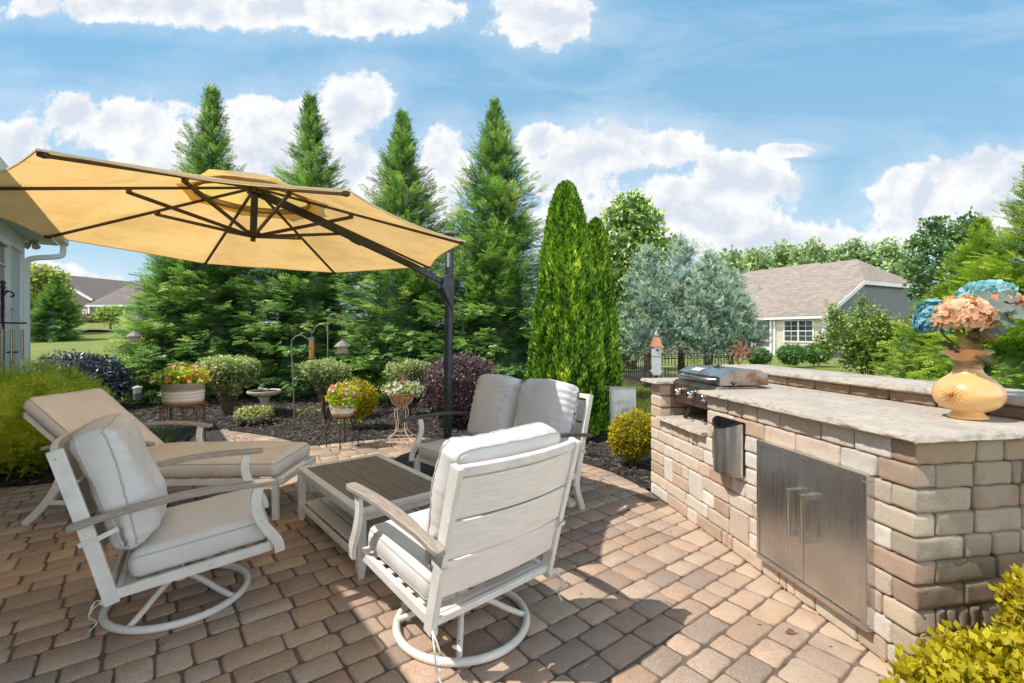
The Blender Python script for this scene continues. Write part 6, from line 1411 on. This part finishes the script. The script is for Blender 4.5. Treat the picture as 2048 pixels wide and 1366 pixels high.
def right_house():
    t = thing('neighbor_house', 'single-storey beige house with long brown roof and clipped gable on the right', 'house', (17.88, 27.23, 0)); C0 = V(17.88, 27.23, 0); g = V(6.1, 3.1, 0).normalized(); f = V(-.453, .892, 0).normalized(); Wd = 14.2; LN = 26; ZE = 2.6
    beige = siding('beige_siding', (.62, .55, .47)); gray = siding('blue_grey_siding', (.155, .175, .195)); roof = shingles('brown_shingles', (.36, .295, .245), (.29, .24, .20))
    m = MB(); m.poly([C0+V(0, 0, -.4), C0+f*LN+V(0, 0, -.4), C0+f*LN+V(0, 0, ZE), C0+V(0, 0, ZE)]); m.build('wall', beige, t, world=True, fixn=False)
    zj = 4.55; run = (zj-ZE)/.54; m = MB(); m.poly([C0+V(0, 0, -.4), C0+g*Wd+V(0, 0, -.4), C0+g*Wd+V(0, 0, ZE), C0+g*(Wd-run)+V(0, 0, zj), C0+g*run+V(0, 0, zj), C0+V(0, 0, ZE)]); tag(m.build('gable_wall', gray, t, world=True, fixn=False), 'blue-grey clapboard gable end')
    ov = .35; m = MB(); zr = ZE+Wd/2*.54; o = -g*ov+V(0, 0, -.54*ov); E0 = C0-f*.3
    r0 = C0+g*(Wd/2)+f*1.9+V(0, 0, zr); r1 = C0+g*(Wd/2)+f*LN+V(0, 0, zr); jl = C0+g*run-f*.3+V(0, 0, zj+.02); jr = C0+g*(Wd-run)-f*.3+V(0, 0, zj+.02); el = E0+o+V(0, 0, ZE+.02); er = E0+g*Wd-o*1+V(0, 0, ZE+.02)
    er = E0+g*(Wd+ov)+V(0, 0, ZE-.54*ov+.02); fl = C0+f*LN+o+V(0, 0, ZE+.02); frr = C0+f*LN+g*(Wd+ov)+V(0, 0, ZE-.54*ov)
    m.poly([el, jl, r0, r1, fl]); m.poly([er, frr, r1, r0, jr]); m.poly([jl, jr, r0]); m.build('roof', roof, t, world=True, fixn=False)
    m = MB(); hump = C0+g*(Wd/2+1.5)+f*7; z = zr+.22; m.extrude([C0+g*(Wd/2-1.6)+f*4+V(0, 0, zr-.9), C0+g*(Wd/2+.8)+f*4.8+V(0, 0, z), C0+g*(Wd/2+3)+f*4+V(0, 0, zr-1.6)], f*6); tag(m.build('cross_gable_roof', roof, t, world=True), 'small rear roof peak above the ridge')
    m = MB(); m.bar(el+V(0, 0, -.10), jl+V(0, 0, -.10), .05, .22, up=V(0, 0, 1)); m.bar(jl+V(0, 0, -.10), jr+V(0, 0, -.10), .05, .22); m.bar(jr+V(0, 0, -.10), er+V(0, 0, -.10), .05, .22); m.bar(C0-g*.02-f*.02+V(0, 0, 0), C0-g*.02-f*.02+V(0, 0, ZE-.1), .16, .16, up=V(1, 0, 0)); m.build('trim', WTRIM, t, world=True)
    m = MB(); m.bar(el+V(0, 0, -.10)-g*.06, fl+V(0, 0, -.10)-g*.06, .12, .15); m.build('gutter', WTRIM, t, world=True)
    nrm = -g
    window(t, C0+f*1.46+nrm*.03+V(0, 0, 1.55), f, nrm, 1.85, 1.36, units=2)
    # screened porch: dark screen band with white posts
    m = MB(); R = Matrix((f, nrm, V(0, 0, 1))).transposed(); m.box(C0+f*6.0+nrm*.02+V(0, 0, 1.25), (5.6, .04, 2.4), R); m.build('porch_screen', SCREEN, t, world=True)
    m = MB()
    for q in (2.95, 3.2, 4.25, 4.5, 6.2, 8.8): m.box(C0+f*q+nrm*.06+V(0, 0, 1.28), (.13, .08, 2.5), R)
    m.box(C0+f*6.0+nrm*.055+V(0, 0, 2.4), (5.7, .08, .14), R); m.box(C0+f*6.0+nrm*.055+V(0, 0, .95), (5.7, .07, .10), R); m.box(C0+f*3.72+nrm*.07+V(0, 0, .3), (1.05, .05, .5), R); m.build('porch_frame', WTRIM, t, world=True)
    m = MB(); m.tube([C0+f*6.6+g*3.6+V(0, 0, ZE+3.6*.54), C0+f*6.6+g*3.6+V(0, 0, ZE+3.6*.54+.4)], .06, 8); m.build('vent_pipe', mat('vent', (.3, .28, .26), rough=.6), t, world=True)
    window(t, C0+g*1.25-f*.03+V(0, 0, 1.85), g, -f, .55, .7, units=1)
right_house()
m = MB(); q = V(13.2, 33.5, .0); m.poly([V(9.5, 29.6, .03), V(15.4, 30.0, .03), V(14.8, 32.4, .03), V(9.2, 32.4, .03)]); tag(m.build('neighbor_patio', mat('light_concrete', (.55, .48, .44), rough=.8)), 'pale concrete pad by the neighbour porch', kind='structure')
def left_far():
    Yb_ = 60.; q = lambda px, py, Y: P(px, py, Y); roof = shingles('grey_brown_shingles', (.20, .165, .15), (.15, .125, .115)); gray = siding('slate_siding', (.14, .16, .18), .2); tan = siding('taupe_siding', (.235, .175, .15), .2)
    t = thing('far_house', 'distant slate-sided house with hipped grey roof behind the left lawn', 'house', tuple(q(230, 646, 60)))
    a = q(177, 646, 60); b = q(330, 650, 60); zt = q(0, 607, 60).z; zb_ = a.z-1; m = MB(); m.poly([V(a.x, 60, zb_), V(b.x, 60, zb_), V(b.x, 60, zt), V(a.x, 60, zt)]); m.poly([V(a.x, 60, zb_), V(a.x-2, 70, zb_), V(a.x-2, 70, zt), V(a.x, 60, zt)]); m.build('wall', gray, t, world=True, fixn=False)
    e0 = q(171, 610, 59.4); e1 = q(345, 610, 59.4); r0 = q(272, 562, 66); r1 = q(345, 556, 66); m = MB(); m.poly([e0, e1, r1, r0]); m.poly([e0, r0, V(e0.x-1.5, 72, e0.z)]); m.build('roof', roof, t, world=True, fixn=False)
    m = MB(); m.bar(e0-V(0, 0, .1), e1-V(0, 0, .1), .1, .22); m.box((a.x+.1, 59.95, (zt+zb_)/2), (.25, .12, zt-zb_)); m.build('trim', WTRIM, t, world=True)
    for px0, px1 in ((192, 222),): c = (q(px0, 624, 59.9)+q(px1, 624, 59.9))/2; window(t, V(c.x, 59.93, c.z), V(1, 0, 0), V(0, -1, 0), (px1-px0)/F*60, 1.35, units=2, fw=.14)
    m = MB(); c = q(240, 632, 59.8); m.box((c.x, 59.9, c.z-.5), (1.1, .1, 2.4)); tag(m.build('door', WTRIM, t, world=True), 'white door partly behind the evergreen')
    t = thing('far_house', 'distant taupe gabled house behind the cone-shaped conifer', 'house', tuple(q(150, 650, 66))); m = MB(); zb2 = q(0, 652, 66).z-1
    pk = q(96, 548, 66); r = q(186, 600, 66); l = q(10, 600, 66); m.poly([V(l.x, 66, zb2), V(r.x-.5, 66, zb2), V(r.x-.5, 66, r.z), pk, V(l.x, 66, l.z)]); m.build('wall', tan, t, world=True, fixn=False)
    m = MB(); m.poly([pk+V(0, -.3, .1), r+V(.2, -.3, 0), r+V(4, 14, 0), pk+V(4, 14, .1)]); m.poly([q(140, 575, 70), q(200, 590, 70), q(214, 600, 70), q(150, 600, 70)]); m.build('roof', roof, t, world=True, fixn=False)
    m = MB(); m.bar(pk+V(0, -.35, 0), r+V(.2, -.35, -.05), .12, .32); m.build('rake_trim', WTRIM, t, world=True); c = q(170, 626, 66); window(t, V(c.x, 65.95, c.z), V(1, 0, 0), V(0, -1, 0), .55, .95, fw=.12)
    for i, (px, py, lab) in enumerate([(186, 648, 'reddish low shrub at the corner of the slate house')]): p_ = q(px, py, 58); tt2 = thing('foundation_shrub', lab, 'shrub', (p_.x, 58, terrain(p_.x, 58))); clump_crown('foliage', leaf_mat('tan_foliage', (.1, .08, .03), (.35, .27, .12), .3), tt2, [((0, 0, .5), (1.3, .8, .6))], 40, T_LEAF, .25, 210+i, core=.8)
left_far()
def home():
    e = V(.609, -.793, 0).normalized(); n = V(.793, .609, 0).normalized(); Wc = V(-6.52, 6.32, 0); LN = 11.; ZS = 2.66
    t = thing('home_wall', 'white sided home wall with deep eave at the left edge', 'house', tuple(Wc)); white = siding('white_board_siding', (.66, .70, .72), .12, False)
    m = MB(); back = -n*3.0
    pts = [Wc, Wc+e*LN, Wc+e*LN+back, Wc+back]; m.addv([p+V(0, 0, -.1) for p in pts]+[p+V(0, 0, ZS) for p in pts]); m.addf([(i, (i+1) % 4, 4+(i+1) % 4, 4+i) for i in range(4)]); w = m.build('wall', white, t, world=True); 
    rzz = atan2(e.y, e.x); w.data.transform(Matrix.Rotation(-rzz, 4, 'Z')); w.rotation_euler = (0, 0, rzz)
    m = MB(); R = Matrix((e, n, V(0, 0, 1))).transposed(); m.box(Wc+e*(LN/2)+n*.012+V(0, 0, ZS-.10), (LN+.03, .024, .20), R); m.box(Wc+e*.05+n*.012+V(0, 0, ZS/2-.1), (.12, .0235, ZS-.21), R); m.build('trim', WTRIM, t, world=True)
    ov = .32; g0 = Wc-e*.34+n*ov; zs = ZS+.001
    m = MB(); m.addv([]); q = [g0, g0+e*(LN+1), g0+e*(LN+1)-n*(ov+3.2), g0-n*(ov+3.2)]; b = m.addv([p+V(0, 0, zs) for p in q]); m.addf([(0, 1, 2, 3)], b); m.build('soffit', mat('soffit_white', (.60, .62, .60), rough=.7), t, world=True, fixn=False)
    m = MB(); hq = [g0-n*.0+V(0, 0, zs+.12)+n*.06, g0+e*(LN+1)+V(0, 0, zs+.12)+n*.06]; k = n*-4.2+V(0, 0, 2.6); m.poly([hq[0]-e*.1, hq[1], hq[1]+k, hq[0]-e*.1+k]); m.poly([g0-e*.02+V(0, 0, zs), g0-e*.02-n*3.6+V(0, 0, zs), g0-e*.02+k*.86+V(0, 0, zs)]); m.build('roof', shingles('home_shingles', (.15, .13, .12), (.11, .1, .09)), t, world=True, fixn=False)
    m = MB(); m.bar(g0-e*.06+n*.05+V(0, 0, zs+.06), g0+e*(LN+1)+n*.05+V(0, 0, zs+.06), .10, .12); m.bar(g0+V(0, 0, zs+.05), g0-n*(ov+3)+V(0, 0, zs+.05), .03, .12); m.build('gutter', WTRIM, t, world=True, bevel=.02)
    m = MB(); a = g0+n*.05+e*.06; c = Wc+n*.045-e*.0
    m.sweep(spline([a+V(0, 0, zs), a+V(0, 0, zs-.10), a.lerp(c, .12)+V(0, 0, zs-.17), a.lerp(c, .85)+V(0, 0, zs-.25), c+V(0, 0, zs-.34), c+V(0, 0, zs-.6)], 5), .06, .07, up=e); m.bar(c+V(0, 0, zs-.58), c+V(0, 0, .05), .06, .07, up=e); m.build('downspout', mat('downspout_white', (.60, .63, .64), rough=.45), t, smooth=True, sharp=50, world=True)
    window(t, Wc+e*1.72+n*.035+V(0, 0, 1.95), e, n, 1.3, 1.05, units=1, cols=1)
    m = MB(); m.box(Wc+e*1.72+n*.05+V(0, 0, 1.38), (1.4, .10, .05), R); m.build('window_sill', WTRIM, t, world=True)
    fl = thing('flood_light', 'twin grey flood lights under the white eave', 'light', tuple(g0-n*.22+e*.28+V(0, 0, zs))); m = MB(); m.lathe([(.045, 0), (.045, -.03), (0, -.035)], n=14); m.build('mount', HOOK, fl)
    for s in (-1, 1):
        d = (V(.6*s, -.3, -.6)).normalized(); m = MB(); p0 = V(0, 0, -.02); m.tube([p0, p0+d*.05], .012, 8); m.tube([p0+d*.045, p0+d*.07, p0+d*.115], .03, 14, rs=[.022, .032, .045]); m.build('lamp_head', mat('lamp_grey', (.40, .38, .35), rough=.5), fl, smooth=True, sharp=50)
home()
# wind chime and its pole
p = V(-5.36, 5.0, 0); t = thing('chime_pole', 'dark iron garden pole with curled hook at the left edge', 'garden hook', tuple(p)); m = MB(); zt = EYE-(566-HOR)/F*5.0; m.tube([V(0, 0, 0), V(0, 0, zt)], .014, 10); m.lathe([(0, .03), (.02, .02), (.024, 0), (.014, -.02), (.02, -.04), (.014, -.06)], (0, 0, zt), 12); m.build('pole', mat('maroon_iron', (.05, .02, .025), rough=.5), t, smooth=True)
K = 5./F; zh = EYE-(583-HOR)*K; m = MB(); m.tube(spline([V(0, 0, zh), V(8*K, 0, zh+.005), V(17*K, 0, zh-.005), V(22*K, 0, zh-.03), V(20*K, 0, zh-.055), V(16*K, 0, zh-.05)], 6), .008, 7); m.tube(spline([V(0, 0, zh-.07), V(4*K, 0, zh-.03), V(9*K, 0, zh)], 5), .007, 7); m.build('hook', BLACK, t, smooth=True)
c = p+V(19*K, 0, 0); t = thing('wind_chime', 'brass tube wind chime hanging from the curled hook', 'wind chime', (c.x, c.y, zh-.05)); O = zh-.05; zr = EYE-(646-HOR)*K-O; m = MB(); zk = EYE-(618-HOR)*K-O
m.tube([V(0, 0, 0), V(0, 0, zk)], .0015, 4); m.lathe([(0, .012), (.012, 0), (0, -.012)], (0, 0, zk), 8)
for a in (.3, 2.4, 4.5): m.tube([V(0, 0, zk), V(.10*cos(a), .10*sin(a), zr)], .0015, 4)
m.build('strings', HOOK, t); m = MB(); m.lathe([(.085, zr-.008), (.108, zr-.008), (.110, zr), (.108, zr+.008), (.085, zr+.008)], n=30); m.build('ring', BLACK, t, smooth=True, sharp=40)
BR = mat('brass_tube', (.50, .42, .28), (.38, .32, .24), 12, .3, .7)
for k in range(6): a = k*pi/3+.2; m = MB(); zb_ = zr-.065; L = .27+.055*k; m.tube([V(.085*cos(a), .085*sin(a), zb_), V(.085*cos(a), .085*sin(a), zb_-L)], .010, 10); m.tube([V(.085*cos(a), .085*sin(a), zr), V(.085*cos(a), .085*sin(a), zb_)], .001, 4); m.build('chime_tube', BR, t, smooth=True, sharp=40)
m = MB(); m.lathe([(0, zr-.30), (.045, zr-.30), (.045, zr-.315), (0, zr-.315)], n=18); m.tube([V(0, 0, zr), V(0, 0, zr-.3)], .001, 4); m.build('clapper', BLACK, t)
# dry leaves on the pavers
p = G(1577, 1265); m = MB(); m.grid(lambda a_, b_: V(p.x-.02+.06*a_, p.y-.01+.022*(b_-.5)*sin(pi*min(1, a_+.1)), .006+.014*sin(a_*4)*b_), 6, 4); tag(m.build('dry_leaf', mat('dead_leaf', (.18, .07, .04), (.28, .14, .08), 20, .8), smooth=True, fixn=False), 'curled brown dead leaf on the pavers near the steel doors', 'leaf')
# lawn tufts on the near right
n = 26000; g = RNGS(5); y = 6.9+7*g.random(n)**1.3; x = .9+(y*.42)*g.random(n); keep = ~np.array([inside((a_, b_), patio_poly) for a_, b_ in zip(x, y)]); keep &= ((x > 1.9) | (y > 8.9))
x = x[keep]; y = y[keep]; n = len(x); pos = np.stack([x, y, np.full(n, -.03)], 1); yd = np.stack([g.normal(size=n)*.35, g.normal(size=n)*.35, np.ones(n)], 1)
n2 = 16000; y2 = 9.6+5*g.random(n2)**1.2; x2 = -(y2*.60)-(y2*.35)*g.random(n2); pos = np.concatenate([pos, np.stack([x2, y2, np.full(n2, -.03)], 1)]); yd = np.concatenate([yd, np.stack([g.normal(size=n2)*.35, g.normal(size=n2)*.35, np.ones(n2)], 1)]); n += n2
tag(leaf_object('grass', [(T_NARROW[0], T_NARROW[1], pos, yd, g.normal(size=(n, 3)), .05+.05*g.random(n), np.clip(.5+.25*g.normal(size=n), 0, 1))], leaf_mat('grass_blade', (.09, .13, .025), (.27, .29, .08), .3, .7)), 'mown grass blades at the edges of the beds', kind='stuff')

rr = random.Random(8); mb = MB()
for _ in range(170):
    x, y = rr.uniform(-3.5, 1.6), rr.uniform(1.7, 5.6)
    if not inside((x, y), patio_poly): continue
    a = rr.random()*6.3; L = rr.uniform(.004, .022) if rr.random() < .85 else rr.uniform(.03, .05); w = rr.uniform(.002, .006); mb.box((x, y, .004), (L, w, .003), Matrix.Rotation(a, 3, 'Z'))
tag(mb.build('debris', mat('litter', (.20, .12, .07), (.45, .36, .26), 40, .9)), 'tiny twigs and crumbs scattered over the pavers', kind='stuff')
